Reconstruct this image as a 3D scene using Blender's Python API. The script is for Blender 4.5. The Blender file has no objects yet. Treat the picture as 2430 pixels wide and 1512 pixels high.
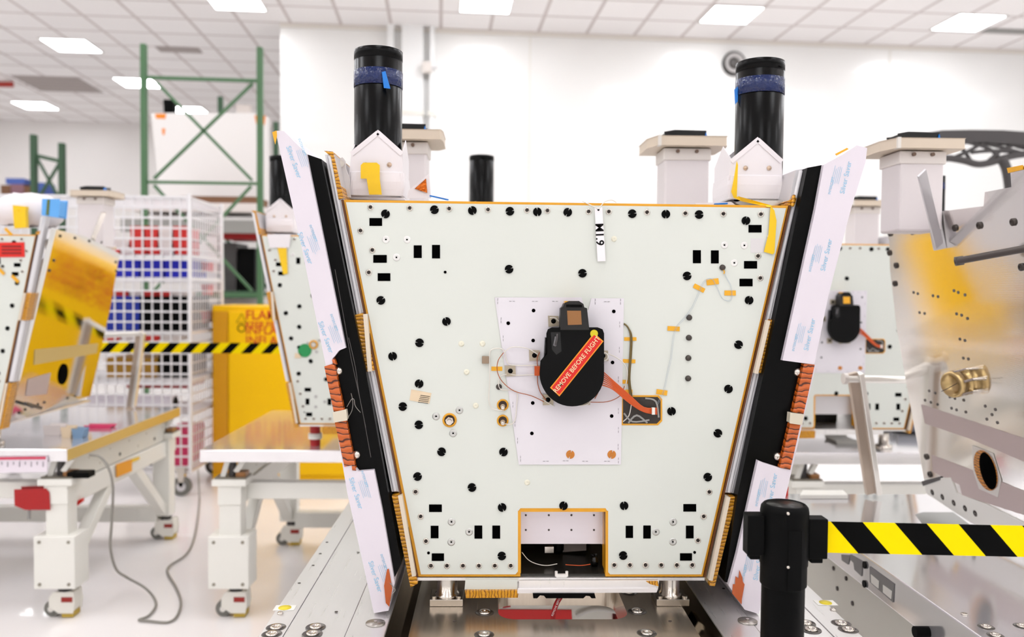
import bpy, math, random
from mathutils import Vector as V, Matrix as M
R = random.Random(7)
C = bpy.context.scene.collection
sc = bpy.context.scene
F = 1950.0
CAM = V((0, 0, 1.35))
yaw, pit, rol = math.atan(50/F), -math.atan(66/F), 0.009
fw = V((math.sin(yaw)*math.cos(pit), math.cos(yaw)*math.cos(pit), math.sin(pit)))
rt0 = V((math.cos(yaw), -math.sin(yaw), 0)); up0 = rt0.cross(fw)
up = (up0*math.cos(rol) - rt0*math.sin(rol)).normalized(); rt = fw.cross(up).normalized()
def ray(x, y): return rt*((x-1215)/F) + up*(-(y-756)/F) + fw
def P(x, y, Y):                      # point of the photo's ray on the upright plane at distance Y
    d = ray(x, y); return CAM + d*(Y/d.y)
def PZ(x, y, z):                     # point of the photo's ray on the level plane at height z
    d = ray(x, y); return CAM + d*((z-CAM.z)/d.z)
def PP(x, y, pl):                    # point on an arbitrary plane (p, n)
    d = ray(x, y); return CAM + d*((pl[0]-CAM).dot(pl[1])/d.dot(pl[1]))

# ---------------------------------------------------------------- materials
MAT = {}
LAMPF = 7
def lin(c):
    return tuple((v/12.92 if v <= .04045 else ((v+.055)/1.055)**2.4) for v in [x/255 for x in c]) + (1,)
def mat(name, col, rough=.5, metal=0, noise=0, nscale=8, bump=0, bscale=60, emit=0, alpha=1, coat=0, stretch=None, spec=.5, trans=0):
    if name in MAT: return MAT[name]
    m = bpy.data.materials.new(name); m.use_nodes = True; MAT[name] = m
    nt = m.node_tree; b = nt.nodes['Principled BSDF']
    c = lin(col)
    b.inputs['Base Color'].default_value = c; b.inputs['Roughness'].default_value = rough
    b.inputs['Metallic'].default_value = metal; b.inputs['Coat Weight'].default_value = coat
    b.inputs['Specular IOR Level'].default_value = spec
    if trans: b.inputs['Transmission Weight'].default_value = trans
    if alpha < 1: b.inputs['Alpha'].default_value = alpha
    if emit:
        b.inputs['Emission Color'].default_value = c; b.inputs['Emission Strength'].default_value = emit
    if noise or bump:
        tc = nt.nodes.new('ShaderNodeTexCoord'); mp = nt.nodes.new('ShaderNodeMapping')
        nt.links.new(tc.outputs['Object'], mp.inputs['Vector'])
        if stretch: mp.inputs['Scale'].default_value = stretch
    if noise:
        n = nt.nodes.new('ShaderNodeTexNoise'); n.inputs['Scale'].default_value = nscale; n.inputs['Detail'].default_value = 4
        nt.links.new(mp.outputs[0], n.inputs['Vector'])
        mx = nt.nodes.new('ShaderNodeMix'); mx.data_type = 'RGBA'
        mx.inputs[6].default_value = tuple(v*(1-noise) for v in c[:3])+(1,)
        mx.inputs[7].default_value = tuple(min(1, v*(1+noise)) for v in c[:3])+(1,)
        nt.links.new(n.outputs['Fac'], mx.inputs[0]); nt.links.new(mx.outputs[2], b.inputs['Base Color'])
        mr = nt.nodes.new('ShaderNodeMapRange'); mr.inputs[3].default_value = max(0, rough-.08); mr.inputs[4].default_value = rough+.08
        nt.links.new(n.outputs['Fac'], mr.inputs[0]); nt.links.new(mr.outputs[0], b.inputs['Roughness'])
    if bump:
        n2 = nt.nodes.new('ShaderNodeTexNoise'); n2.inputs['Scale'].default_value = bscale
        nt.links.new(mp.outputs[0], n2.inputs['Vector'])
        bp = nt.nodes.new('ShaderNodeBump'); bp.inputs['Strength'].default_value = bump; bp.inputs['Distance'].default_value = .01
        nt.links.new(n2.outputs['Fac'], bp.inputs['Height']); nt.links.new(bp.outputs[0], b.inputs['Normal'])
    return m
def ribs(name, col, dark, axis='Z', scale=22, rough=.3, thr=.12):
    """kapton tape over a honeycomb edge: creased, with dark cracks across"""
    if name in MAT: return MAT[name]
    m = mat(name, col, rough, noise=.18, nscale=25)
    nt = m.node_tree; b = nt.nodes['Principled BSDF']
    tc = nt.nodes.new('ShaderNodeTexCoord')
    w = nt.nodes.new('ShaderNodeTexWave'); w.bands_direction = axis; w.inputs['Scale'].default_value = scale
    w.inputs['Distortion'].default_value = 5; w.inputs['Detail'].default_value = 2; w.inputs['Detail Scale'].default_value = 1.5
    nt.links.new(tc.outputs['Object'], w.inputs['Vector'])
    mr = nt.nodes.new('ShaderNodeMapRange'); mr.inputs[1].default_value = thr-.1; mr.inputs[2].default_value = thr+.08
    nt.links.new(w.outputs['Fac'], mr.inputs[0])
    mx = nt.nodes.new('ShaderNodeMix'); mx.data_type = 'RGBA'
    mx.inputs[6].default_value = lin(dark)
    src = b.inputs['Base Color'].links[0].from_socket
    nt.links.new(src, mx.inputs[7]); nt.links.new(mr.outputs[0], mx.inputs[0]); nt.links.new(mx.outputs[2], b.inputs['Base Color'])
    bp = nt.nodes.new('ShaderNodeBump'); bp.inputs['Strength'].default_value = .6; bp.inputs['Distance'].default_value = .004
    nt.links.new(w.outputs['Fac'], bp.inputs['Height']); nt.links.new(bp.outputs[0], b.inputs['Normal'])
    return m
def stripes(name, period, lean, ca=(252, 222, 0), cb=(3, 3, 3), off=0):
    m = mat(name, ca, .55); nt = m.node_tree; b = nt.nodes['Principled BSDF']; b.inputs['Specular IOR Level'].default_value = .06
    tc = nt.nodes.new('ShaderNodeTexCoord'); sp = nt.nodes.new('ShaderNodeSeparateXYZ'); nt.links.new(tc.outputs['Object'], sp.inputs[0])
    def mth(op, a, bb):
        n = nt.nodes.new('ShaderNodeMath'); n.operation = op
        for i, v in enumerate((a, bb)):
            if v is None: continue
            if hasattr(v, 'links'): nt.links.new(v, n.inputs[i])
            else: n.inputs[i].default_value = v
        return n.outputs[0]
    s = mth('ADD', mth('MULTIPLY', sp.outputs['Z'], lean), sp.outputs['X'])
    s = mth('FRACT', mth('ADD', mth('DIVIDE', s, period), 50+off), None)
    s = mth('GREATER_THAN', s, .5)
    mx = nt.nodes.new('ShaderNodeMix'); mx.data_type = 'RGBA'; mx.inputs[6].default_value = lin(ca); mx.inputs[7].default_value = lin(cb)
    nt.links.new(s, mx.inputs[0]); nt.links.new(mx.outputs[2], b.inputs['Base Color'])
    return m
def tiles(name, col, line, w, h, ms, rough=.8, off=0):
    m = mat(name, col, rough); nt = m.node_tree; b = nt.nodes['Principled BSDF']
    tc = nt.nodes.new('ShaderNodeTexCoord'); br = nt.nodes.new('ShaderNodeTexBrick')
    br.offset = off; br.inputs['Color1'].default_value = lin(col); br.inputs['Color2'].default_value = tuple(v*.965 for v in lin(col)[:3])+(1,)
    br.inputs['Mortar'].default_value = lin(line); br.inputs['Scale'].default_value = 1; br.inputs['Brick Width'].default_value = w
    br.inputs['Row Height'].default_value = h; br.inputs['Mortar Size'].default_value = ms; br.inputs['Mortar Smooth'].default_value = .2
    nt.links.new(tc.outputs['Object'], br.inputs['Vector']); nt.links.new(br.outputs['Color'], b.inputs['Base Color'])
    return m
def corrug(name, col, rough, scale=90, strength=.08):
    m = mat(name, col, rough, 1, noise=.05, nscale=3); nt = m.node_tree; b = nt.nodes['Principled BSDF']
    tc = nt.nodes.new('ShaderNodeTexCoord'); w = nt.nodes.new('ShaderNodeTexWave'); w.bands_direction = 'Z'; w.inputs['Scale'].default_value = scale
    w.inputs['Distortion'].default_value = .6
    nt.links.new(tc.outputs['Object'], w.inputs['Vector'])
    bp = nt.nodes.new('ShaderNodeBump'); bp.inputs['Strength'].default_value = strength; bp.inputs['Distance'].default_value = .002
    nt.links.new(w.outputs['Fac'], bp.inputs['Height']); nt.links.new(bp.outputs[0], b.inputs['Normal'])
    return m
white = mat('white_paint', (236, 234, 226), .4)
panelw = mat('panel_white', (217, 220, 212), .33, noise=.02, nscale=2)
mli = mat('white_blanket', (232, 226, 228), .45, noise=.02, bump=.25, bscale=14)
film = mat('white_film', (224, 216, 224), .35, noise=.02, nscale=5, bump=.12, bscale=10)
black = mat('black_satin', (8, 8, 8), .32, spec=.3)
blackg = mat('black_gloss', (7, 7, 7), .2, noise=.2, nscale=6, spec=.4)
blackm = mat('black_plastic', (6, 6, 6), .5, spec=.07)
blackv = mat('black_void', (3, 3, 3), .9, spec=.02)
alu = mat('aluminium', (226, 224, 222), .33, .9, noise=.06, nscale=5, stretch=(30, 1, 1))
alub = mat('brushed_aluminium', (232, 230, 228), .3, .8, noise=.025, nscale=4, stretch=(40, 1.5, 1))
steel = mat('brushed_steel', (196, 184, 168), .24, .9, noise=.14, nscale=4, stretch=(40, 1, 1))
steelc = mat('machined_steel', (206, 199, 190), .22, 1)
satin = mat('satin_silver', (214, 212, 214), .4, .6, noise=.08, nscale=9)
kap = ribs('kapton_edge', (224, 158, 36), (120, 62, 8), 'Z', 42)
kapx = ribs('kapton_edge_long', (224, 158, 36), (120, 62, 8), 'X', 48)
kapo = ribs('kapton_orange_edge', (200, 94, 26), (70, 24, 6), 'Z', 26)
kapt = mat('kapton_tape', (236, 172, 34), .3, noise=.1, nscale=30)
kapd = mat('kapton_trim', (226, 160, 30), .35, noise=.12, nscale=20)
kapr = mat('kapton_amber', (186, 82, 10), .25, noise=.3, nscale=12)
yel = mat('yellow_tape', (240, 196, 10), .3, noise=.06, nscale=20)
yelc = mat('yellow_enamel', (255, 200, 0), .35, spec=.25)
yeld = mat('yellow_enamel_edge', (226, 160, 0), .35)
red = mat('red_vinyl', (216, 26, 12), .45)
redd = mat('dark_red', (170, 12, 14), .45)
redt = mat('red_lettering', (206, 60, 10), .6)
blu = mat('blue_tape', (8, 32, 84), .22, noise=.25, nscale=60, bump=.5, bscale=90)
blul = mat('light_blue_tape', (20, 120, 210), .3)
skyb = mat('pale_blue_pad', (96, 168, 232), .5)
inkb = mat('pale_blue_ink', (150, 200, 226), .6)
cream = mat('cream_lettering', (240, 214, 170), .6)
ink = mat('black_ink', (12, 11, 11), .6, spec=.1)
tan = mat('tan_paper', (226, 204, 172), .6, noise=.04)
beige = mat('beige_composite', (214, 198, 178), .5)
greenr = mat('green_enamel', (72, 112, 74), .45)
greend = mat('green_sticker', (22, 140, 74), .4)
grey = mat('grey_paint', (150, 148, 144), .5)
greyd = mat('dark_grey_composite', (66, 62, 62), .42)
greyc = mat('grey_cable', (140, 136, 128), .5)
rub = mat('grey_rubber', (120, 118, 112), .7)
chrome = mat('chrome_wire', (234, 232, 234), .35, .4)
orangec = mat('orange_wire', (206, 84, 24), .4)
whitec = mat('white_wire', (226, 220, 210), .4)
goldc = mat('gold_connector', (196, 170, 120), .3, 1)
copper = mat('copper_tape', (150, 104, 60), .4, .3, noise=.15)
pinkg = mat('pinkish_grey_tape', (196, 180, 176), .5, .3)
bluep = mat('blue_plastic', (10, 24, 196), .4)
bluep2 = mat('deep_blue_plastic', (6, 44, 168), .4)
redp = mat('red_carton', (216, 40, 34), .5, noise=.15, nscale=25)
whp = mat('white_carton', (230, 220, 216), .6)
brn = mat('brown_carton', (130, 92, 66), .8, noise=.1)
bviol = mat('blue_carton', (74, 100, 178), .6)
magen = mat('pink_plastic', (226, 60, 110), .5)
lampm = mat('lamp_diffuser', (250, 252, 255), .5, emit=29)

# ---------------------------------------------------------------- geometry
WORLD = {}                            # origin of every parent in world space
class MB:
    def __init__(s): s.v = []; s.f = []; s.s = []
    def add(s, vs, fs, sm=False):
        n = len(s.v); s.v += [V(v) for v in vs]
        for f in fs: s.f.append([n+i for i in f]); s.s.append(sm)
        return s
    def box(s, a, b):
        (x0, y0, z0), (x1, y1, z1) = a, b
        x0, x1 = sorted((x0, x1)); y0, y1 = sorted((y0, y1)); z0, z1 = sorted((z0, z1))
        return s.add([(x0,y0,z0),(x1,y0,z0),(x1,y1,z0),(x0,y1,z0),(x0,y0,z1),(x1,y0,z1),(x1,y1,z1),(x0,y1,z1)],
                     [(0,3,2,1),(4,5,6,7),(0,1,5,4),(1,2,6,5),(2,3,7,6),(3,0,4,7)])
    def bar(s, p, q, w, h, upv=V((0, 0, 1))):
        p, q = V(p), V(q); d = (q-p).normalized(); sd = d.cross(upv)
        if sd.length < 1e-4: sd = V((1, 0, 0))
        sd.normalize(); u = sd.cross(d).normalized(); sd *= w/2; u *= h/2
        vs = [p-sd-u, p+sd-u, p+sd+u, p-sd+u, q-sd-u, q+sd-u, q+sd+u, q-sd+u]
        return s.add(vs, [(0,3,2,1),(4,5,6,7),(0,1,5,4),(1,2,6,5),(2,3,7,6),(3,0,4,7)])
    def prism(s, pts, ext):
        pts = [V(p) for p in pts]; ext = V(ext); n = len(pts)
        nn = V((0, 0, 0))
        for i in range(n): nn += pts[i].cross(pts[(i+1) % n])
        if nn.dot(ext) > 0: pts.reverse()
        vs = pts + [p+ext for p in pts]
        return s.add(vs, [list(range(n)), list(range(2*n-1, n-1, -1))] + [(i, n+i, n+(i+1) % n, (i+1) % n)[::-1] for i in range(n)][::1])
    def cyl(s, p, q, r, r2=None, n=24, caps=True):
        p, q = V(p), V(q); r2 = r if r2 is None else r2; d = (q-p).normalized()
        a = d.orthogonal().normalized(); b = d.cross(a)
        vs = [p+(a*math.cos(t)+b*math.sin(t))*r for t in [2*math.pi*i/n for i in range(n)]]
        vs += [q+(a*math.cos(t)+b*math.sin(t))*r2 for t in [2*math.pi*i/n for i in range(n)]]
        s.add(vs, [(i, (i+1) % n, n+(i+1) % n, n+i) for i in range(n)], True)
        if caps: s.add(vs, [list(range(n-1, -1, -1)), list(range(n, 2*n))])
        return s
    def lathe(s, c, ax, prof, n=28):
        c, d = V(c), V(ax).normalized(); a = d.orthogonal().normalized(); b = d.cross(a); vs = []
        for r, h in prof:
            vs += [c+d*h+(a*math.cos(2*math.pi*i/n)+b*math.sin(2*math.pi*i/n))*r for i in range(n)]
        fs = []
        for k in range(len(prof)-1):
            fs += [(k*n+i, k*n+(i+1) % n, (k+1)*n+(i+1) % n, (k+1)*n+i) for i in range(n)]
        return s.add(vs, fs, True)
    def tube(s, pts, r, n=8, smooth=3):
        pts = [V(p) for p in pts]
        if smooth and len(pts) > 2:
            out = []
            for i in range(len(pts)-1):
                a = pts[max(i-1, 0)]; b = pts[i]; c = pts[i+1]; d = pts[min(i+2, len(pts)-1)]
                for k in range(smooth+1):
                    t = k/(smooth+1)
                    out.append(.5*((2*b)+(c-a)*t+(2*a-5*b+4*c-d)*t*t+(3*b-a-3*c+d)*t**3))
            pts = out+[pts[-1]]
        vs = []; prev = None
        for i, p in enumerate(pts):
            d = (pts[min(i+1, len(pts)-1)]-pts[max(i-1, 0)]).normalized()
            a = d.orthogonal().normalized() if prev is None else (prev-d*prev.dot(d)).normalized()
            prev = a; b = d.cross(a)
            vs += [p+(a*math.cos(2*math.pi*k/n)+b*math.sin(2*math.pi*k/n))*r for k in range(n)]
        fs = [(i*n+k, i*n+(k+1) % n, (i+1)*n+(k+1) % n, (i+1)*n+k) for i in range(len(pts)-1) for k in range(n)]
        s.add(vs, fs, True)
        m = len(pts)-1
        return s.add([vs[k] for k in range(n)]+[vs[m*n+k] for k in range(n)], [list(range(n-1, -1, -1)), list(range(n, 2*n))])
    def text(s, body, o, ux, uy, size, th=.0004, bold=0, align='CENTER'):
        cu = bpy.data.curves.new('t', 'FONT'); cu.body = body; cu.size = size; cu.align_x = align; cu.align_y = 'CENTER'; cu.extrude = th; cu.offset = bold
        cu.resolution_u = 3
        ob = bpy.data.objects.new('t', cu); C.objects.link(ob)
        dg = bpy.context.evaluated_depsgraph_get(); me = bpy.data.meshes.new_from_object(ob.evaluated_get(dg))
        ux, uy = V(ux).normalized(), V(uy).normalized(); uz = ux.cross(uy); o = V(o)
        s.add([o+ux*v.co.x+uy*v.co.y+uz*v.co.z for v in me.vertices], [list(p.vertices) for p in me.polygons])
        bpy.data.objects.remove(ob); bpy.data.meshes.remove(me); bpy.data.curves.remove(cu)
        return s
    def build(s, name, m, parent=None, bevel=0, label=None, cat=None, group=None, kind=None, origin=None):
        base = WORLD[parent.name] if parent else V((0, 0, 0))
        xs = [v.x for v in s.v]; ys = [v.y for v in s.v]; zs = [v.z for v in s.v]
        o = V(origin) if origin is not None else V(((min(xs)+max(xs))/2, (min(ys)+max(ys))/2, min(zs)))
        me = bpy.data.meshes.new(name); me.from_pydata([v-o for v in s.v], [], s.f)
        for p, sm in zip(me.polygons, s.s): p.use_smooth = sm
        me.materials.append(m); me.update()
        ob = bpy.data.objects.new(name, me); C.objects.link(ob)
        ob.location = o-base; WORLD[ob.name] = o
        if parent: ob.parent = parent
        if bevel:
            b = ob.modifiers.new('bevel', 'BEVEL'); b.width = bevel; b.segments = 2; b.limit_method = 'ANGLE'; b.angle_limit = .9
            b.use_clamp_overlap = True
        tag(ob, label, cat, group, kind); return ob
def tag(o, label=None, cat=None, group=None, kind=None):
    for k, v in (('label', label), ('category', cat), ('group', group), ('kind', kind)):
        if v: o[k] = v
    return o
def thing(name, loc, label, cat, group=None):
    o = bpy.data.objects.new(name, None); C.objects.link(o); o.location = loc; o.empty_display_size = .05
    WORLD[o.name] = V(loc); return tag(o, label, cat, group)
X, Y_, Z = V((1, 0, 0)), V((0, 1, 0)), V((0, 0, 1))
def rot2(x, y, a): return (x*math.cos(a)-y*math.sin(a), x*math.sin(a)+y*math.cos(a))

# ---------------------------------------------------------------- the room
CE = 4.6; A = math.radians(3.6); WD = V((math.cos(A), math.sin(A), 0)); WN = V((-math.sin(A), math.cos(A), 0))
W1 = PZ(665, 55, CE); W1.z = 0
def wallp(s, d=0, z=0): return W1 + WD*s + WN*d + Z*z
def quadwall(name, s0, s1, d0, d1, z1, m):
    return MB().prism([wallp(s0, d0), wallp(s1, d0), wallp(s1, d1), wallp(s0, d1)], Z*z1).build(name, m, kind='structure')
wallm = mat('wall_panel_white', (244, 243, 241), .25, noise=.01, nscale=1.2, coat=.2)
quadwall('wall_back', 0, 14, 0, .25, CE, wallm)
quadwall('wall_return', -.0, .2, .25, 8.2, CE, wallm)
quadwall('wall_far', -11, 3, 6.6, 6.8, CE, mat('far_wall_white', (236, 231, 228), .4))
quadwall('wall_left', -9.2, -9, -17, 6.8, CE, wallm)
quadwall('wall_right', 12, 12.2, -17, .2, CE, wallm)
quadwall('wall_front', -9.2, 12.2, -17.2, -17, CE, wallm)
for i, px in enumerate((1255, 2105)):
    p = PP(px, 400, (W1, WN)); p.z = 0
    MB().prism([p-WD*.012-WN*.006, p+WD*.012-WN*.006, p+WD*.012, p-WD*.012], Z*(CE-.001)).build('trim_%d' % (i+1), mat('seam_trim', (232, 229, 222), .4), kind='structure')
for i, (s0, s1) in enumerate([(0, 14)]):
    MB().prism([wallp(s0, -.03, CE-.05), wallp(s1, -.03, CE-.05), wallp(s1, 0, CE-.05), wallp(s0, 0, CE-.05)], Z*.05).build('trim_3', mat('ceiling_trim', (232, 226, 218), .5), kind='structure')
for i, (s0, s1) in enumerate([(0, 14)]):
    MB().prism([wallp(s0, -.015, 0), wallp(s1, -.015, 0), wallp(s1, 0, 0), wallp(s0, 0, 0)], Z*.12).build('baseboard_back', mat('base_trim', (220, 216, 210), .5), kind='structure')
fl = MB().prism([(-14, -9, -.1), (14, -9, -.1), (14, 20, -.1), (-14, 20, -.1)], Z*.1).build('floor', mat('epoxy_floor', (247, 242, 240), .2, noise=.03, nscale=.7, coat=.3), kind='structure')
ce = MB().prism([(-14, -9, CE), (14, -9, CE), (14, 20, CE), (-14, 20, CE)], Z*.1).build('ceiling', tiles('ceiling_tiles', (250, 246, 245), (206, 196, 193), .61, .61, .022), kind='structure', origin=(0, 0, CE))
me = ce.data
for v in me.vertices: v.co.x, v.co.y = v.co.x*1.3, v.co.y*1.3
ce.rotation_euler.z = A
frm = mat('light_frame', (238, 236, 232), .5)
lampf = mat('lamp_diffuser_front', (250, 252, 255), .5, emit=13)
def ceiling_light(c, label, group, w=.6, lm=None):
    t = thing('ceiling_light', (c.x, c.y, CE-.02), label, 'ceiling light', group)
    h = w/2
    def q(a, b, z): return V((c.x, c.y, z)) + WD*a + WN*b
    f = MB()
    for a0, a1, b0, b1 in ((-h, h, -h, -h+.02), (-h, h, h-.02, h), (-h, -h+.02, -h, h), (h-.02, h, -h, h)):
        f.prism([q(a0, b0, CE-.012), q(a1, b0, CE-.012), q(a1, b1, CE-.012), q(a0, b1, CE-.012)], Z*.011)
    f.build('frame', frm, t)
    MB().prism([q(-h+.02, -h+.02, CE-.008), q(h-.02, -h+.02, CE-.008), q(h-.02, h-.02, CE-.008), q(-h+.02, h-.02, CE-.008)], Z*.006).build('diffuser', lm or lampm, t)
for px, py, lb in ((170, 107, 'square white ceiling light above the left table, nearest of the row over the green rack'),
                   (328, 196, 'square ceiling light crossed by the left green rack post'),
                   (449, 261, 'square ceiling light just above the white wrapped board'),
                   (84, 250, 'square ceiling light nearest the far wall at far left'),
                   (558, 2, 'square ceiling light cut by the top of the frame left of the wall corner'),
                   (1153, 8, 'square ceiling light at the top centre between the black cylinders'),
                   (1735, 34, 'square ceiling light above the right black cylinder'),
                   (2297, 53, 'rightmost square ceiling light near the slot vent')):
    ceiling_light(PZ(px, py, CE), lb, 'ceiling lights in view')
for i in range(-3, 4):
    for j in range(-3, 4):
        a, b = rot2(i*2.95, j*2.35, A)
        ceiling_light(V((a, b+.4, 0)), 'square ceiling light out of view, added at the rear left for brightness', 'ceiling lights over the front of the hall', 1.0, lampf)
for a, b in ((-8.2, 9.2), (-8.2, 11.2), (-10, 9.5), (-10.2, 11.5), (-10.4, 13.5), (-9.8, 15.3))[::2]:  # unseen lights added only to brighten the rear left of the hall
    ceiling_light(V((a, b, 0)), 'square ceiling light out of view, added at the rear left for brightness', 'ceiling lights over the front of the hall', .8)
def vent(px, py, w, d, label, m):
    c = PZ(px, py, CE); t = thing('ceiling_vent', (c.x, c.y, CE-.02), label, 'ceiling vent')
    def q(a, b, z): return V((c.x, c.y, z)) + WD*a + WN*b
    MB().prism([q(-w, -d, CE-.006), q(w, -d, CE-.006), q(w, d, CE-.006), q(-w, d, CE-.006)], Z*.005).build('backing', m, t)
    s = MB()
    for k in range(5):
        b = -d+(k+.5)*2*d/5; s.prism([q(-w, b-.02, CE-.016), q(w, b-.02, CE-.016), q(w, b+.01, CE-.016), q(-w, b+.01, CE-.016)], Z*.009)
    s.build('slat', m, t)
vg = mat('vent_grey', (178, 168, 164), .6)
vent(140, 200, .5, .5, 'large square grey return vent in the ceiling at left', vg)
vent(425, 117, .28, .12, 'small grey vent in the ceiling beside the green rack', vg)
vent(2392, 73, .3, .07, 'narrow dark slot vent in the ceiling at far right', grey)
c = PZ(14, 189, CE)
t = thing('exit_sign', (c.x, c.y, CE-.2), 'small red sign hanging from the ceiling at far left', 'sign')
MB().box((c.x-.13, c.y, CE-.11), (c.x+.10, c.y+.04, CE-.03)).build('sign_face', mat('sign_red', (176, 50, 40), .5), t)
MB().box((c.x-.02, c.y+.01, CE-.03), (c.x+.02, c.y+.03, CE)).build('mount', white, t)
# white conduits down the back wall
for i, (a, b, top, lb) in enumerate(((918, 934, CE, 'thin white duct left of the pair on the back wall, behind the left black cylinder'),
                     (952, 1004, CE, 'widest white duct running down the back wall'),
                     (1019, 1031, CE, 'thin white conduit on the back wall, rightmost of the three'))):
    p, q = PP(a, 200, (W1-WN*.12, WN)), PP(b, 200, (W1-WN*.12, WN)); p.z = q.z = 0
    t = thing('wall_duct', (p+q)/2, lb, 'duct')
    MB().prism([p, q, q+WN*.12, p+WN*.12], Z*CE).build('duct', mat('duct_white', (250, 250, 250), .5), t, .01)
    for zz in (1.2, 2.3, 3.5): MB().prism([p-WD*.02-WN*.01+Z*zz, q+WD*.02-WN*.01+Z*zz, q+WD*.02+WN*.12+Z*zz, p-WD*.02+WN*.12+Z*zz], Z*.06).build('clamp', white, t)
p = PP(1013, 158, (W1-WN*.2, WN))
t = thing('junction_box', p, 'small pale box with a stub fixed to the conduit on the back wall', 'box')
MB().prism([p-WD*.05-Z*.06, p+WD*.05-Z*.06, p+WD*.05+Z*.06, p-WD*.05+Z*.06], WN*.08).build('housing', mat('box_pale', (228, 220, 214), .5), t, .006)
MB().cyl(p+WD*.05+WN*.04, p+WD*.13+WN*.04, .015).build('stub', satin, t)
p = PP(1740, 152, (W1, WN))
t = thing('wall_speaker', p, 'round dark-rimmed speaker on the back wall behind the right black cylinder', 'speaker')
MB().lathe(p, -WN, [(.0, .0), (.15, 0), (.155, .04), (.14, .07), (.125, .06)], 40).build('rim', mat('dark_rim', (50, 46, 44), .4), t)
MB().lathe(p-WN*.03, -WN, [(.126, .03), (.09, .02), (.06, .0), (.0, 0)], 40).build('cone', mat('grey_cone', (190, 186, 184), .4), t)
MB().lathe(p-WN*.03, -WN, [(.075, .012), (.06, .035), (.03, .05), (0, .055)], 30).build('hub', mat('dark_hub', (84, 80, 78), .4), t)

# ---------------------------------------------------------------- the satellite modules
YM = 1.66
OFF = V((0, 0, 0))
def L(x, y, dy=0): return P(x, y, YM) + V((0, dy, 0)) + OFF
def LY(x, y, Y): return P(x, y, Y) + OFF
def poly(pts, dy, ext, mb=None): return (mb or MB()).prism([L(x, y, dy) for x, y in pts], V((0, ext, 0)))
PLUG = [(915,508),(1031,498),(1121,500),(1210,501.6),(1275,503),(1347,504),(1500,507.5),(1579.6,508.5),(1658.5,509.5),(1769.5,524),
        (1382,648.7),(1630,655),(1777,712.7),(1752,818),(1208,639),(904,713),(1059.6,763),(995.6,813.5),(932,845.5),(994.7,910.6),(956,964.8),
        (994,1008),(1048,1072),(1194.7,1072.5),(991,1130.7),(1120,1156.6),(1728,923),(1703,1028),(1679,1132),(1593,976),(1191.5,1204),
        (1337,1200),(1480.7,1200),(1190.7,1319),(1478.5,1318)]
BOLT = [(879.5,492),(972.6,494),(1066,495.5),(1158,497.6),(1250.6,499),(1299,500),(1396.6,502.4),(1444.4,502.6),(1535,504),(1625.6,506.6),
        (1716,507.7),(1804.8,508.7),(1826,563.8),(1798,607.7),(1803.5,660),(855.7,547.6),(884,593.6),(875.5,646.8),(986.4,1166.6),(998.5,1225),
        (1011,1283.7),(1022.8,1342),(1060.7,1342),(1098.6,1342),(1136.5,1342),(1174.3,1342),(1212,1342),(1682.5,1167),(1669.3,1225),(1655.5,1282),
        (1457.3,1340.4),(1494.5,1340.4),(1531.6,1340.4),(1568.7,1340.4),(1605.5,1340.4),(1642.2,1340.4)]
DBOLT = [(1635,753.7),(1634.4,801.6),(1633,849.7),(1632.5,898),(1714,635),(1184,918)]
SLOT = [(891.9,527,30,18.5),(902,614.5,32,18.5),(911.5,657.7,30,18.5),(991.4,597.4,19,30),(1034.8,597.4,19,32),(1791.3,543,31,18),(1780.7,628.6,31,18),
        (1770,670.6,31,18),(1653.4,609.3,19,31),(1696,609.8,18.5,31),(1033.4,1206,30.4,17.8),(1031.5,1262.4,18.6,29.6),(1039.2,1322,29,17.8),
        (1135.2,1262.6,18.6,31),(1177.6,1262.6,18.6,31),(1636.5,1205,30.4,17.8),(1636.5,1262.4,18.2,30),(1627.6,1321.5,28.4,17.4),
        (1493.3,1262,17.4,29),(1535.2,1262.4,17.8,31)]
WASH = [(916,568.5),(966,569),(941,611),(1718.8,581.7),(1766,582.5),(1742,624)]
ROSE = [(1071.4,1238.3),(1113.2,1262),(1071,1286.3),(1597.2,1238.5),(1556.3,1262),(1596.6,1285.7),(1035,988),(1090.4,973.5),(1075.3,1028.3)]
WSCR = [(1094.8,816),(1145,815.6),(1107.4,883),(1129,962.7),(1457,567),(1251,1145)]
K = YM/F                              # metres per photo pixel on the front panel
def plug(c, ang):
    pts = []; r = 10.2*K; d = V(c)
    for k in range(40):
        t = 2*math.pi*k/40; rr = r
        if k in (0, 20): rr = r*.35
        pts.append(d+V((math.cos(t+ang)*rr, 0, math.sin(t+ang)*rr)))
    mb = MB().prism(pts, V((0, .004, 0)))
    mb.cyl(d-V((0, .0015, 0)), d, r*.35, n=12)
    return mb
def ring(c, r0, r1, h, n=20):
    return MB().lathe(c, -Y_, [(r0, 0), (r0, h), (r1, h), (r1, 0)], n)
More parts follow.
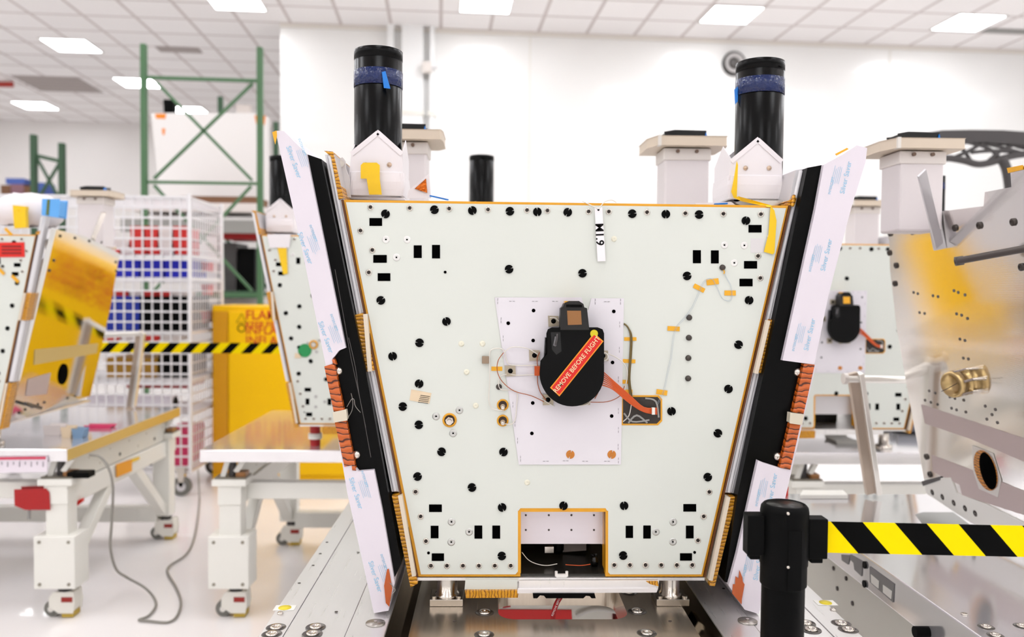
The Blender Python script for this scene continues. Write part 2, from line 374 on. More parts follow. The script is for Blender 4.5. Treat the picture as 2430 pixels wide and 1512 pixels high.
def front_panel(root, full=True, xmax=None, xmin=None, notch=True):
    ol = [(815,474),(1871,488),(1668,1369),(1437,1369),(1437,1212),(1235,1212),(1235,1369),(993,1369)]
    il = [(821,480),(1865,494),(1664,1363),(1448,1363),(1443,1358),(1443,1217),(1437,1206),(1235,1206),(1229,1214),(1229,1356),(1223,1363),(999,1363)]
    poly(ol, .0012, .022).build('panel_core', kapd, root, label='amber edged core of the front panel')
    fp = poly(il, -.0008, .002).build('front_panel', panelw, root)
    ok = lambda q: (xmin is None or q[0] > xmin) and (xmax is None or q[0] < xmax)
    for i, q in enumerate(PLUG):
        if ok(q): plug(L(q[0], q[1], -.003), R.uniform(0, 3.14)).build('plug', blackm, root)
    for q in BOLT:
        if ok(q):
            c = L(q[0], q[1], -.0008)
            b = ring(c, 4.2*K, 7*K, .0025).build('bolt', steelc, root)
            MB().cyl(c-Y_*.003, c, 3.6*K, n=6).build('hex_socket', mat('socket_dark', (52, 44, 40), .4, .6), b)
    for q in DBOLT:
        if ok(q):
            c = L(q[0], q[1], -.0008); b = MB().lathe(c, -Y_, [(7.2*K, 0), (6.5*K, .004), (4*K, .006), (0, .006)], 16).build('dark_bolt', mat('dark_bolt', (74, 68, 64), .35, .7), root)
    for x, y, w, h in SLOT:
        if ok((x, y)): poly([(x-w/2, y-h/2), (x+w/2, y-h/2), (x+w/2, y+h/2), (x-w/2, y+h/2)], -.0016, .003).build('black_patch', blackv, root)
    if full:
        for q in WASH+ROSE:
            if ok(q):
                c = L(q[0], q[1], -.0008); g = q in ROSE
                b = MB().lathe(c, -Y_, [(9*K, 0), (9*K, .0006), (5*K, .001), (4*K, .0004), (0, .0004)], 24).build('washer', mat('washer_grey', (196, 196, 192), .3, .8) if g else mat('washer_white', (234, 232, 228), .4), root)
                MB().cyl(c-Y_*.0012, c, 2*K, n=10).build('pin_hole', blackv, b)
        for q in WSCR:
            if ok(q):
                c = L(q[0], q[1], -.0008); b = MB().lathe(c, -Y_, [(7*K, 0), (6*K, .002), (3*K, .003), (0, .001)], 18).build('nylon_screw', mat('nylon', (232, 228, 208), .3), root)
        for q in ((1017, 1312), (1648, 1310.6), (1056.5, 646)):
            if ok(q): c = L(q[0], q[1], -.002); MB().cyl(c, c+Y_*.002, 3.4*K, n=12).build('pilot_hole', blackv, root)
    return fp
def side_edges(root, right, kaps=True, depth=.80):
    """the honeycomb side panels seen edge-on beside the front panel"""
    if not right:
        st = [(770, 366), (794, 366), (948, 1168), (929, 1168)]; gap = [(796, 380), (812, 470), (992, 1369), (985, 1375), (944, 1165)]
        cap = [(769, 358), (790, 360), (815, 470), (804, 474), (786, 372)]
        s1 = [(841, 748), (863, 742), (890, 878), (868, 883)]; s2 = [(931, 1175), (949, 1170), (992, 1382), (975, 1391)]
    else:
        st = [(1890, 403), (1918, 399), (1742, 1172), (1720, 1170)]; gap = [(1872, 488), (1893, 440), (1722, 1170), (1682, 1388), (1669, 1369)]
        cap = [(1868, 478), (1882, 470), (1890, 470), (1886, 486), (1872, 489)]
        s1 = [(1822, 757), (1842, 760), (1813, 887), (1794, 883)]; s2 = [(1728, 1174), (1745, 1178), (1694, 1388), (1681, 1387)]
    sd = poly(st, .004, depth).build('side_panel', satin, root)
    b = MB()
    n = len(st)
    (x0, y0), (x1, y1), (x2, y2), (x3, y3) = st
    m0 = ((x0+x1)/2, (y0+y1)/2); m1 = ((x2+x3)/2, (y2+y3)/2)
    b.tube([L(m0[0]-1, m0[1]+4, .004), L(m1[0]-1, m1[1]-2, .004)], .0045, smooth=0)
    b.tube([L(m0[0]+7, m0[1]+4, .005), L(m1[0]+5, m1[1]-2, .005)], .003, smooth=0)
    b.build('edge_bead', mat('bead_white', (232, 230, 232), .3), sd)
    poly(gap, .006, min(.60, depth)).build('gap_closeout', mat('closeout_beige', (196, 176, 140), .45, .2, noise=.15, nscale=10), root)
    t = MB(); pts = [(812, 474), (991, 1369)] if not right else [(1874, 488), (1671, 1369)]
    t.bar(L(*pts[0], .002), L(*pts[1], .002), .0035, .012, upv=Y_); t.build('dark_seam', mat('seam_dark', (92, 48, 14), .5), root)
    if kaps:
        poly(cap, -.001, min(.5, depth)).build('kapton_cap', kap, root)
        poly(s1, -.006, .05).build('honeycomb_edge', kap, root)
        poly(s2, -.008, .05).build('honeycomb_edge', kap, root)
        q = [((869, 745), (880, 880)), ((951, 1172), (984, 1362))] if not right else [((1818, 760), (1789, 885)), ((1724, 1176), (1682, 1372))]
        for a, c in q: MB().bar(L(*a, .0), L(*c, .0), .008, .03, upv=Y_).build('white_spacer', mat('spacer', (220, 206, 186), .5), root)
def tower(root, cx, top, apex, eave, base, Yc, tape=True, right=False, rad=None):
    """black baffle tube standing in a folded white blanket collar"""
    def T(x, y, Y=Yc): return LY(x, y, Y)
    r = 56.5*Yc/F
    c0, c1 = T(cx, base), T(cx, top+8); c1.x = c0.x
    tb = MB().lathe(c0, Z, [(r*.985, 0), (r*.985, (c1-c0).z-.022), (r*.97, (c1-c0).z-.0215), (r*.97, (c1-c0).z-.020), (r, (c1-c0).z-.0195), (r, (c1-c0).z-.001), (r*.97, (c1-c0).z), (r*.9, (c1-c0).z), (r*.9, (c1-c0).z-.1), (0, (c1-c0).z-.1)], 48).build('baffle_tube', mat('baffle_black', (4, 4, 4), .24, spec=.13), root)
    if tape:
        z0 = c1.z-c0.z-(.079 if not right else .072); z1 = z0+.034
        MB().lathe(c0, Z, [(r*.986, z0), (r*1.006, z0), (r*1.006, z1), (r*.986, z1)], 48).build('blue_tape', blu, tb)
        f = MB()
        if not right: f.prism([c0+V((r*.28, -r*.99, z0+.022)), c0+V((r*.42, -r*.99, z0+.024)), c0+V((r*.62, -r*.97, z0-.012)), c0+V((r*.36, -r*.99, z0-.011))], V((0, -.002, 0)))
        else: f.prism([c0+V((-r*1.12, -.01, z0+.012)), c0+V((-r*.96, -.01, z0+.020)), c0+V((-r*.98, -.01, z0-.014)), c0+V((-r*1.08, -.01, z0-.02))], V((0, .003, 0)))
        f.build('tape_tail', blul, tb)
    # collar
    Yf = Yc-r-.012
    Yq = Yf
    def Q(x, y, d=0): return T(x, y, Yq)+V((0, d, 0))
    w = 57
    b = MB()
    b.prism([Q(cx-w-6, eave), Q(cx, apex), Q(cx+w, eave), Q(cx+w+2, base-46), Q(cx-w-12, base-46)], V((0, .002, 0)))
    # raised hem along the two slopes
    for s, e in ((-1, cx-w-6), (1, cx+w)):
        b.bar(Q(e, eave+6, -.001), Q(cx, apex+7, -.001), .010, .0015, upv=Y_)
    dpt = 2*r+.024; Yf += OFF.y
    fl_ = b.build('collar_front_flap', mli, root)
    s = MB()
    xl, xr, zt = Q(cx-w-6, eave).x, Q(cx+w, eave).x, Q(cx, eave).z; za = Q(cx, apex).z; zb = Q(cx, base-46).z
    for xx in (xl, xr):
        s.prism([V((xx, Yf+.002, zb)), V((xx, Yf+.002, zt)), V((xx, Yf+dpt/2, za-.01)), V((xx, Yf+dpt, zt)), V((xx, Yf+dpt, zb))], V((.0015, 0, 0)))
    s.prism([V((xl, Yf+dpt, zb)), V((xl, Yf+dpt, zt)), V(((xl+xr)/2, Yf+dpt, za)), V((xr, Yf+dpt, zt)), V((xr, Yf+dpt, zb))], V((0, .0015, 0)))
    s.build('collar_side_flap', mli, root)
    # soft boxy base: rings of a rounded rectangle, creased by noise
    def rr(z, hw, hd, j):
        out = []
        for k in range(32):
            t = 2*math.pi*(k+.5)/32; cc, ss = math.cos(t), math.sin(t)
            out.append(V(((xl+xr)/2+hw*math.copysign(abs(cc)**.13, cc)+R.uniform(-j, j), Yf+dpt/2+hd*math.copysign(abs(ss)**.13, ss)+R.uniform(-j, j), z)))
        return out
    zb2 = Q(cx, base).z; zs = [(zb+.012, .98), (zb+.009, 1.07), (zb-.010, 1.10), (zb-.026, 1.09), (zb2+.002, 1.06), (zb2, 1.0)]
    vs = []; 
    for z, k in zs: vs += rr(z, (xr-xl)/2*k, dpt/2*k, .0009)
    m = len(zs)
    MB().add(vs, [(i*32+k, i*32+(k+1) % 32, (i+1)*32+(k+1) % 32, (i+1)*32+k)[::-1] for i in range(m-1) for k in range(32)] + [list(range(32))], False).build('collar_base', mli, root)
    for dx in (-29, 27):
        c = Q(cx+dx, base-75, -.001)
        MB().lathe(c, -Y_, [(6*K, 0), (5.5*K, .0015), (2.4*K, .002), (2*K, .004), (0, .004)], 18).build('rivet', mat('rivet_tan', (206, 182, 160), .35, .6), root)
    st = MB()
    for k in range(4):
        for yy in (base-52,):
            a = Q(cx-44+k*26, yy, -.0006); st.bar(a, a+X*.005, .0006, .0008)
    st.build('stitching', ink, fl_)
def hat(root, cx, ytop, Yh):
    """composite flange on a wrapped post with a black connector"""
    def T(x, y, Y=Yh): return LY(x, y, Y)
    k = Yh/F
    c = T(cx, ytop+20); w = 89*k; tw = 52*k; cz_ = T(cx, ytop+330).z; Yh += OFF.y
    f = MB().prism([V((c.x-w*.8, Yh-.08, c.z)), V((c.x+w*.95, Yh-.08, c.z)), V((c.x+w, Yh-.05, c.z)), V((c.x+w, Yh+.07, c.z)), V((c.x+w*.8, Yh+.1, c.z)), V((c.x-w, Yh+.1, c.z)), V((c.x-w, Yh-.02, c.z))], Z*.026)
    fb = f.build('flange', beige, root, .002)
    MB().box((c.x-w*.82, Yh-.083, c.z-.001), (c.x-w*.74, Yh-.06, c.z+.027)).build('corner_tape', mat('corner_tape', (226, 220, 212), .3), fb)
    zb = cz_; z0 = max(zb, L(cx, 485).z-.02)
    MB().box((c.x-tw, Yh-.05, z0), (c.x+tw, Yh+.055, c.z-.002)).build('wrapped_post', mat('wrap_silver_white', (224, 216, 216), .38, .1, noise=.03, nscale=6, bump=.5, bscale=7), root, .006)
    MB().box((c.x-tw-.004, Yh-.054, c.z-.036), (c.x+tw+.004, Yh+.059, c.z-.003)).build('post_cuff', mat('cuff', (226, 218, 212), .4), root, .003)
    MB().box((c.x-tw*.85, Yh-.03, c.z+.0265), (c.x+tw*.85, Yh+.04, c.z+.034)).build('connector_tray', mat('tray', (190, 180, 166), .4), root)
    cn = MB().prism([V((c.x-tw*.9, Yh-.03, c.z+.033)), V((c.x+tw*.9, Yh-.03, c.z+.033)), V((c.x+tw*.9, Yh-.03, c.z+.048)), V((c.x-tw*.5, Yh-.03, c.z+.049)), V((c.x-tw*.95, Yh-.03, c.z+.044))], V((0, .06, 0))).build('connector', blackg, root, .002)
    MB().prism([V((c.x+tw*.82, Yh-.034, c.z+.027)), V((c.x+tw*.98, Yh-.034, c.z+.027)), V((c.x+tw*.9, Yh-.034, c.z+.045))], V((0, .02, 0))).build('tape_tab', blul, root)
    for dx in (-.45, .4):
        MB().cyl(V((c.x+tw*dx, Yh-.054, c.z-.012)), V((c.x+tw*dx, Yh-.06, c.z-.012)), .005, n=10).build('rivet', mat('rivet_brown', (120, 96, 80), .4), root)
def body(root, walls=True):
    """the inside of the module behind the front panel"""
    bk = poly([(900, 560), (1790, 570), (1640, 1340), (1020, 1340)], .70, .02).build('back_panel', satin, root)
    poly([(850, 488), (1840, 500), (1836, 512), (854, 500)], .024, .74).build('top_deck', alu, root)
    poly([(985, 1371), (1672, 1371), (1672, 1378), (985, 1378)], .0, .76).build('bottom_deck', alu, root)
def tape_piece(root, pts, dy=-.0022, m=None, name='tape_piece'):
    return poly(pts, dy, .0006).build(name, m or kapt, root)
def tapr(cx, cy, w, h, a):
    a = math.radians(a); return [(cx+dx*math.cos(a)-dy*math.sin(a), cy+dx*math.sin(a)+dy*math.cos(a)) for dx, dy in ((-w/2, -h/2), (w/2, -h/2), (w/2, h/2), (-w/2, h/2))]
def cover(root, label=True, amber=copper):
    body_pts = [(1297, 790), (1300, 782), (1308, 778), (1414, 778), (1421, 781), (1424, 789), (1424, 884)]
    for k in range(1, 20):
        t = math.pi*k/20; body_pts.append((1352.5+71.5*math.cos(t), 884+71*math.sin(t)))
    body_pts += [(1281, 884), (1283, 855), (1297, 838)]
    cv = poly(body_pts, -.045, .022).build('lens_cover', mat('cover_black', (6, 6, 6), .4, spec=.12), root, .002)
    inner = [(1292, 800), (1418, 800), (1418, 890)] + [(1353+66*math.cos(math.pi*k/16), 884+66*math.sin(math.pi*k/16)) for k in range(1, 16)] + [(1287, 884)]
    poly(inner, -.024, .022).build('sensor_body', blackg, root)
    tp = poly([(1333, 728), (1336, 720), (1345, 716), (1367, 716), (1376, 722), (1378, 730), (1384, 732), (1389, 778), (1327, 778), (1328, 732)], -.05, .048).build('motor_housing', mat('housing_dark', (34, 33, 32), .4, spec=.3), root, .002)
    poly([(1340, 736), (1372, 736), (1374, 768), (1342, 769)], -.0515, .0012).build('amber_tape', amber, tp)
    poly([(1336, 714), (1366, 714), (1368, 722), (1336, 722)], -.046, .03).build('yellow_tape', kapt, tp)
    poly([(1338, 722), (1374, 722), (1375, 728), (1338, 728)], -.052, .004).build('clip', blackm, tp)
    MB().tube([L(1318, 790, -.046), L(1316, 806, -.050), L(1312, 818, -.046)], .0022).build('latch', greyd, cv)
    MB().bar(L(1316, 796, -.047), L(1312, 817, -.047), .006, .004, upv=Y_).build('latch_pin', mat('pin_grey', (120, 118, 120), .35, .5), cv)
    poly([(1303, 786), (1325, 786), (1328, 830), (1316, 838), (1306, 826)], -.0458, .002).build('recess', mat('recess_black', (5, 5, 5), .6), cv)
    if label:
        q = [(1301.5, 914), (1323, 934), (1425, 806.6), (1403, 787.6)]
        poly(q, -.0462, .0012).build('label_border', mat('border_orange', (238, 150, 30), .45), cv)
        cx, cy = 1363, 860.5
        q2 = [(cx+(x-cx)*.962+(1 if i in (0, 3) else -1)*1.6, cy+(y-cy)*.962+(1 if i in (0, 3) else -1)*1.4) for i, (x, y) in enumerate(q)]
        lb = poly(q2, -.0468, .0008).build('warning_label', mat('label_red', (214, 24, 12), .5), cv)
        a = L(1312, 924); b = L(1414, 797); ux = (b-a).normalized(); uy = V((-ux.z, 0, ux.x))
        MB().text('REMOVE BEFORE FLIGHT', L(1363, 860.5, -.0472), ux, uy, .0126, .0002, bold=.0001).build('lettering', cream, cv)
        c = L(1403, 789, -.0458); MB().cyl(c, c-Y_*.0009, 9*K, n=24).build('yellow_dot', mat('dot_yellow', (214, 196, 20), .5), cv)
    br = mat('bracket_tan', (176, 164, 144), .35, .6)
    for x, y in ((1313, 762), (1268, 843), (1300, 948), (1387, 948), (1430, 844), (1211, 880)):
        b = poly([(x-13, y-13), (x+12, y-12), (x+13, y+12), (x-12, y+13)], -.006, .005).build('bracket', br, root)
        c = L(x, y, -.006); MB().lathe(c, -Y_, [(6*K, 0), (5*K, .004), (0, .004)], 12).build('nut', blackm, b)
    poly([(1345, 950), (1362, 950), (1362, 962), (1345, 962)], -.006, .005).build('bracket', br, root)
def sheet(root):
    pts = [(1174, 706), (1380, 706), (1387, 740), (1396, 735), (1403, 708), (1480, 708), (1473, 1102), (1231, 1102)]
    sh = poly(pts, -.003, .0015).build('blanket_patch', mat('patch_white', (226, 221, 226), .45, noise=.02, bump=.2, bscale=9), root)
    for q in ((1266,737),(1206,767),(1265,808),(1456,739),(1453,860),(1264,956),(1262,1028),(1451,987)):
        c = L(q[0], q[1], -.0036); MB().cyl(c, c+Y_*.001, 4.4*K, n=14).build('vent_hole', blackv, sh)
    st = MB()
    for x, y, v in [(1215,715,0),(1269,715,0),(1317,715,0),(1440,716,0),(1181,715,1),(1412,716,1),(1472,716,1),(1189,760,1),(1194,803,1),(1470,770,1),(1469,830,1),
                    (1467,900,1),(1467,975,1),(1467,1020,1),(1466,1060,1),(1467,1092,1),(1295,1094,0),(1342,1093,0),(1388,1094,0),(1440,1094,0),(1235,1088,1),(1228,1045,1),(1222,1005,1),(1217,960,1)]:
        for d in (-4, 4):
            a = L(x+(0 if v else d), y+(d if v else 0), -.0034); st.bar(a-(Z if v else X)*.0024, a+(Z if v else X)*.0024, .0006, .0006, upv=Y_)
    st.build('stitching', mat('stitch_grey', (90, 86, 88), .6), sh)
    for q in ((1353, 1078), (1451, 1078)):
        plug(L(q[0], q[1], -.004), 1.3).build('amber_tab', mat('tab_amber', (200, 124, 40), .4), sh)
def cutout_right(root):
    q = [(1478, 942), (1560, 942), (1567, 950), (1567, 996), (1558, 1005), (1478, 1005)]
    poly([(1474, 938), (1563, 938), (1571, 947), (1571, 999), (1561, 1009), (1474, 1009)], -.002, .002).build('port_trim', kapd, root)
    pt = poly(q, -.0026, .003).build('access_port', mat('port_dark', (44, 36, 30), .5, noise=.6, nscale=60), root)
    ra = MB()
    for i in range(7):
        o = i*3.4
        ra.tube([L(1424, 877+i*5.5, -.028), L(1450, 900+o, -.03), L(1490, 935+o*.9, -.022), L(1525, 965+o*.5, -.012), L(1558, 968+o*.7, -.004)], .0013, 6)
    ra.build('ribbon_cable', orangec, root)
    MB().bar(L(1548, 966, -.009), L(1548, 982, -.009), .006, .008, upv=Y_).build('cable_tie', white, root)
    t = MB()
    for pts, r in (([(1480, 980), (1500, 1000), (1540, 996)], .002), ([(1490, 1003), (1510, 985), (1535, 1003)], .0022), ([(1530, 945), (1555, 952), (1562, 990)], .002)):
        t.tube([L(x, y, -.004) for x, y in pts], r, 6)
    t.build('inner_cable', grey, root)

# ---- the main module -------------------------------------------------
root = main = thing('satellite_module', V((L(1335, 1369).x, YM+.4, L(1335, 1369).z)), 'large white trapezoid spacecraft module in the centre, with two black tubes and white film-wrapped wings', 'satellite')
front_panel(root); side_edges(root, False); side_edges(root, True); body(root)
tower(root, 897, 115, 308, 360, 466, 1.80)
tower(root, 1798, 142, 325, 378, 474, 1.80, right=True)
hat(root, 963, 322, 2.30); hat(root, 1621, 337, 2.30)
sheet(root); cover(root); cutout_right(root)
# yellow tapes on collars and corner
yf = 1.80-56.5*1.8/F-.0155
MB().prism([LY(x, y, yf-.011) for x, y in ((856, 424), (856, 392), (862, 386), (894, 386), (901, 392), (901, 424), (906, 462), (876, 462), (870, 424))], Y_*.0012).build('yellow_tape', yel, root)
MB().prism([LY(x, y, yf-.012) for x, y in ((1748, 382), (1751, 392), (1748, 470), (1741, 470), (1735, 455), (1742, 420))], -Y_*.0012).build('yellow_tape', yel, root)
poly([(1827, 489), (1836, 500), (1841, 525), (1836, 600), (1832, 604), (1811, 598), (1822, 556)], -.0045, .0006).build('yellow_tape', yel, root)
MB().prism([LY(1742, 470, 1.70), LY(1760, 478, 1.70), LY(1826, 492, 1.655), LY(1832, 488, 1.655), LY(1790, 478, 1.70), LY(1752, 466, 1.70)], V((0, -.001, 0))).build('yellow_tape', yel, root)
# corner hardware at the top left and right
g = MB().prism([LY(x, y, 1.72) for x, y in ((803, 380), (812, 376), (816, 382), (817, 400), (826, 420), (828, 466), (812, 466), (806, 430))], V((0, .012, 0))).build('corner_bracket', mat('bracket_grey', (206, 200, 198), .4, .3), root, .002)
MB().cyl(LY(809, 388, 1.72), LY(809, 388, 1.712), .007, n=16).build('pivot', steelc, g)
MB().prism([LY(x, y, 1.74) for x, y in ((810, 466), (818, 459), (845, 463), (960, 469), (960, 474), (816, 471))], V((0, .05, 0))).build('blanket_skirt', mli, root)
MB().prism([LY(x, y, 1.74) for x, y in ((966, 470), (970, 452), (1018, 412), (1023, 470))], V((0, .002, 0))).build('open_flap', mli, root)
k = MB().prism([LY(x, y, 1.738) for x, y in ((984, 448), (1011, 424), (1014, 458))], V((0, -.0015, 0))).build('crinkled_foil', mat('foil', (190, 96, 24), .2, .7, noise=.6, nscale=60, bump=1, bscale=80), root)
MB().bar(LY(1022, 465, 1.74), LY(1062, 474, 1.72), .008, .003).build('blue_strip', blul, root)
MB().prism([LY(x, y, 1.71) for x, y in ((1650, 482), (1652, 485), (1716, 487), (1745, 486), (1735, 479))], V((0, .02, 0))).build('blanket_skirt', mli, root)
MB().bar(LY(1695, 485, 1.705), LY(1726, 483, 1.705), .006, .003).build('blue_strip', blul, root)
MB().prism([LY(x, y, 1.70) for x, y in ((1764, 474), (1862, 476), (1855, 484), (1842, 490), (1790, 484))], V((0, .06, 0))).build('mounting_foot', steelc, root)
MB().prism([LY(x, y, 1.74) for x, y in ((1865, 430), (1884, 434), (1882, 464), (1864, 462))], V((0, .02, 0))).build('foil_pad', mat('foil_pad', (226, 222, 226), .25, .6, bump=1, bscale=120), root)
MB().tube([LY(1884, 464, 1.66), LY(1882, 480, 1.655), LY(1880, 490, 1.655)], .0035, 8).build('amber_fitting', kap, root)
# kapton ringed connectors on the left of the patch
for x, y, r, m in ((1067, 997, 17, 0), (1193, 961, 14, 1), (1193, 998, 14, 1)):
    c = L(x, y, -.001)
    rg = MB().lathe(c, -Y_, [(r*K, 0), (r*K, .0012), (r*.72*K, .0014), (r*.72*K, 0)], 30).build('amber_ring', kapd, root)
    MB().cyl(c-Y_*.0008, c, r*.74*K, n=24).build('bore', mat('bore_dark', (46, 26, 14), .5), rg)
    if m: MB().lathe(c+V((0, 0, -.002)), V((0, -1, -.15)), [(.0055, 0), (.0055, .006), (.004, .008), (.004, .014), (.0025, .015), (0, .015)], 16).build('stud', steelc, rg)
    else:
        MB().cyl(c-Y_*.001, c-Y_*.007+V((0, 0, -.001)), .0085, n=6).cyl(c-Y_*.006+V((0, 0, -.002)), c-Y_*.012+V((0, 0, -.003)), .0055, n=18).build('stud', steelc, rg)
c = L(1152, 853, -.001); MB().box((c.x-.007, c.y-.008, c.z-.008), (c.x+.007, c.y, c.z+.007)).build('clamp_block', mat('clamp_tan', (150, 130, 110), .4, .5), root, .001)
# tapes holding the fine wires
for cx, cy, w, h, a in ((1690.5, 669, 29, 14, -7), (1658.5, 684, 28, 11, 27), (1732, 695.5, 27, 12, 0), (1598, 780, 29, 11, 3), (1495.5, 804.5, 29, 8.5, 0), (1492.5, 857, 30, 9, 2),
                         (1486, 906, 20, 9, 0), (1490, 929, 21, 9, 0), (1570, 931, 26, 12, 8), (1179, 875, 26, 10, 0)):
    tape_piece(root, tapr(cx, cy, w, h, a))
wl = [[(1716, 640), (1720, 656), (1731, 676), (1734, 695), (1733, 708), (1726, 714), (1712, 708), (1703, 690), (1696, 675), (1690, 664), (1682, 661), (1670, 667), (1662, 680), (1655, 697),
       (1640, 730), (1620, 757), (1603, 776), (1596, 800), (1590, 850), (1583, 880), (1576, 915), (1570, 935), (1558, 958)]]
w = MB()
for l in wl:
    w.tube([L(x, y, -.0035) for x, y in l], .0003, 5); w.tube([L(x+2.5, y+1.5, -.0035) for x, y in l], .00025, 5)
w.build('sensor_wire', mat('wire_bluegrey', (176, 188, 198), .4), root)
MB().tube([L(x, y, -.004) for x, y in ((1714, 640), (1718, 645), (1716, 650))], .0012, 6).build('wire_lug', kapt, root)
MB().tube([L(x, y, -.004) for x, y in ((1480, 768), (1490, 778), (1496, 800), (1494, 850), (1491, 900), (1496, 945))], .0018, 6).tube([L(x, y, -.004) for x, y in ((1480, 768), (1493, 782), (1499, 802), (1497, 850), (1494, 900), (1500, 945))], .0012, 6).build('harness', mat('harness_brown', (110, 92, 50), .4), root)
def wires(name, m, ls, r):
    for l, dy in ls: MB().tube([L(x, y, dy) for x, y in l], r, 6).build(name, m, root)
wires('white_wire', whitec, [([(1280, 888), (1225, 890), (1208, 884)], -.006), ([(1280, 866), (1215, 866), (1202, 855), (1198, 835), (1188, 827), (1170, 828), (1162, 840), (1162, 900), (1160, 945), (1165, 966), (1180, 972), (1196, 972)], -.007),
      ([(1275, 840), (1250, 826), (1215, 823), (1195, 836)], -.012), ([(1202, 888), (1188, 892), (1183, 910), (1190, 924), (1225, 928), (1226, 960), (1222, 995), (1212, 1006), (1195, 1004)], -.006),
      ([(1432, 838), (1450, 842), (1475, 858), (1486, 880), (1484, 905), (1478, 930)], -.012), ([(1325, 762), (1316, 754), (1304, 754)], -.01), ([(1498, 955), (1492, 985), (1478, 1000)], -.004), ([(1285, 945), (1300, 955), (1315, 963)], -.008),
      ([(1375, 962), (1395, 957), (1405, 940)], -.008)], .0011)
wires('amber_wire', mat('wire_amber', (170, 90, 50), .4), [([(1195, 836), (1182, 855), (1180, 880), (1192, 905), (1220, 927), (1260, 938), (1290, 952)], -.009), ([(1275, 870), (1275, 905), (1282, 930), (1295, 948)], -.01),
      ([(1423, 880), (1421, 920), (1410, 945)], -.01), ([(1400, 953), (1440, 952), (1470, 938), (1480, 915)], -.009), ([(1280, 835), (1274, 850), (1275, 870)], -.012)], .0009)
MB().bar(L(1274, 868, -.012), L(1274, 890, -.012), .011, .008, upv=Y_).build('connector', orangec, root)
w = MB()
for k in range(14):
    t = 2*math.pi*k/14
w.tube([L(1431+8*math.cos(2*math.pi*k/12), 845+9*math.sin(2*math.pi*k/12), -.02) for k in range(13)], .0014, 6).build('wire_loop', whitec, root)
lab = poly([(976, 924), (1024, 933), (1019, 958), (972, 950)], -.0016, .0008).build('paper_label', tan, root)
s = MB()
for i in range(5):
    a = L(998-i*1.5, 938+i*4, -.0019); b = L(1020-i*1, 941+i*4, -.0019); s.bar(a, b, .0009, .0004, upv=Y_)
s.build('print', ink, lab)
poly([(1781, 566), (1812, 566), (1812, 600), (1781, 600)], -.0012, .0008).build('patch_square', mat('patch_grey', (216, 212, 212), .4), root)
# bottom notch: plate and the dark bay behind
poly([(1229, 1206), (1443, 1206), (1437, 1215), (1235, 1215)], .0, .02).build('notch_trim', kapd, root)
for a in ([(1229, 1212), (1236, 1212), (1236, 1360), (1229, 1360)], [(1437, 1212), (1443, 1212), (1443, 1360), (1437, 1360)]):
    poly(a, -.001, .05).build('notch_trim', kapd, root)
np_ = poly([(1234, 1200), (1440, 1200), (1440, 1307), (1234, 1307)], .045, .006).build('notch_plate', mat('plate_silver', (226, 220, 226), .38, .5, noise=.03, nscale=3, stretch=(1, 1, 20)), root)
for x in (1250, 1306, 1361, 1416):
    for y in (1237, 1273): c = L(x, y, .0443); MB().cyl(c, c+Y_*.001, 2.6*K, n=10).build('screw_hole', mat('hole_brown', (60, 48, 44), .5), np_)
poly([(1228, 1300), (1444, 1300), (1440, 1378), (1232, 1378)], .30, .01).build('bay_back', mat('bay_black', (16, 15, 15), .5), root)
poly([(1210, 1366), (1460, 1366), (1460, 1372), (1210, 1372)], .01, .30).build('bay_floor', mat('bay_floor', (52, 50, 46), .25, .5), root)
poly([(1350, 1300), (1410, 1300), (1410, 1358), (1350, 1362)], .14, .01).build('bay_box', mat('bay_grey', (170, 158, 152), .4), root)
for x in (1362, 1377, 1392): MB().cyl(L(x, 1306, .12), L(x, 1328, .12), .004, n=10).build('bay_connector', blackm, root)
poly([(1299, 1327), (1321, 1327), (1321, 1342), (1299, 1342)], .08, .01).build('bay_clip', steelc, root)
MB().lathe(L(1335, 1300, .1), -Z, [(.012, 0), (.012, .035), (.006, .045), (0, .046)], 16).build('bay_barrel', blackg, root)
MB().lathe(L(1412, 1352, .06), X, [(.0, 0), (.013, 0), (.013, .012), (.008, .014), (0, .014)], 16).build('bay_knob', blackg, root)
wires('bay_wire', whitec, [([(1240, 1322), (1255, 1340), (1275, 1350), (1300, 1354), (1325, 1350)], .03)], .0009)
wires('bay_wire', orangec, [([(1345, 1352), (1380, 1354), (1405, 1351)], .03)], .0009)
b = MB(); b.bar(L(1320, 1366, .0), L(1345, 1366, .0), .006, .006); b.cyl(L(1320, 1356, 0), L(1320, 1368, 0), .003, n=8); b.cyl(L(1345, 1356, 0), L(1345, 1368, 0), .003, n=8)
b.build('white_bracket', mat('bracket_white', (240, 236, 230), .3), root)
# bracket beam under the panel
bm = poly([(1228, 1374), (1560, 1373), (1558, 1391), (1228, 1393)], -.012, .06).build('lower_beam', alub, root, .001)
poly([(1228, 1391), (1555, 1389), (1552, 1396), (1228, 1398)], -.022, .06).build('beam_lip', mat('lip_white', (236, 232, 232), .3, .3), bm, .001)
poly([(1263, 1398), (1407, 1398), (1410, 1409), (1400, 1409), (1396, 1404), (1387, 1403), (1381, 1409), (1294, 1409), (1289, 1403), (1280, 1402), (1273, 1409), (1264, 1409)], -.026, .012).build('black_fitting', blackm, bm)
poly([(1106, 1372), (1230, 1372), (1230, 1394), (1104, 1394)], -.012, .05).build('white_ledge', panelw, root, .001)
poly([(1104, 1394), (1230, 1394), (1228, 1410), (1106, 1411)], -.02, .05).build('honeycomb_edge', kapx, root)
poly([(1530, 1374), (1558, 1374), (1560, 1386), (1540, 1381)], -.014, .03).build('amber_fitting', kapx, root)
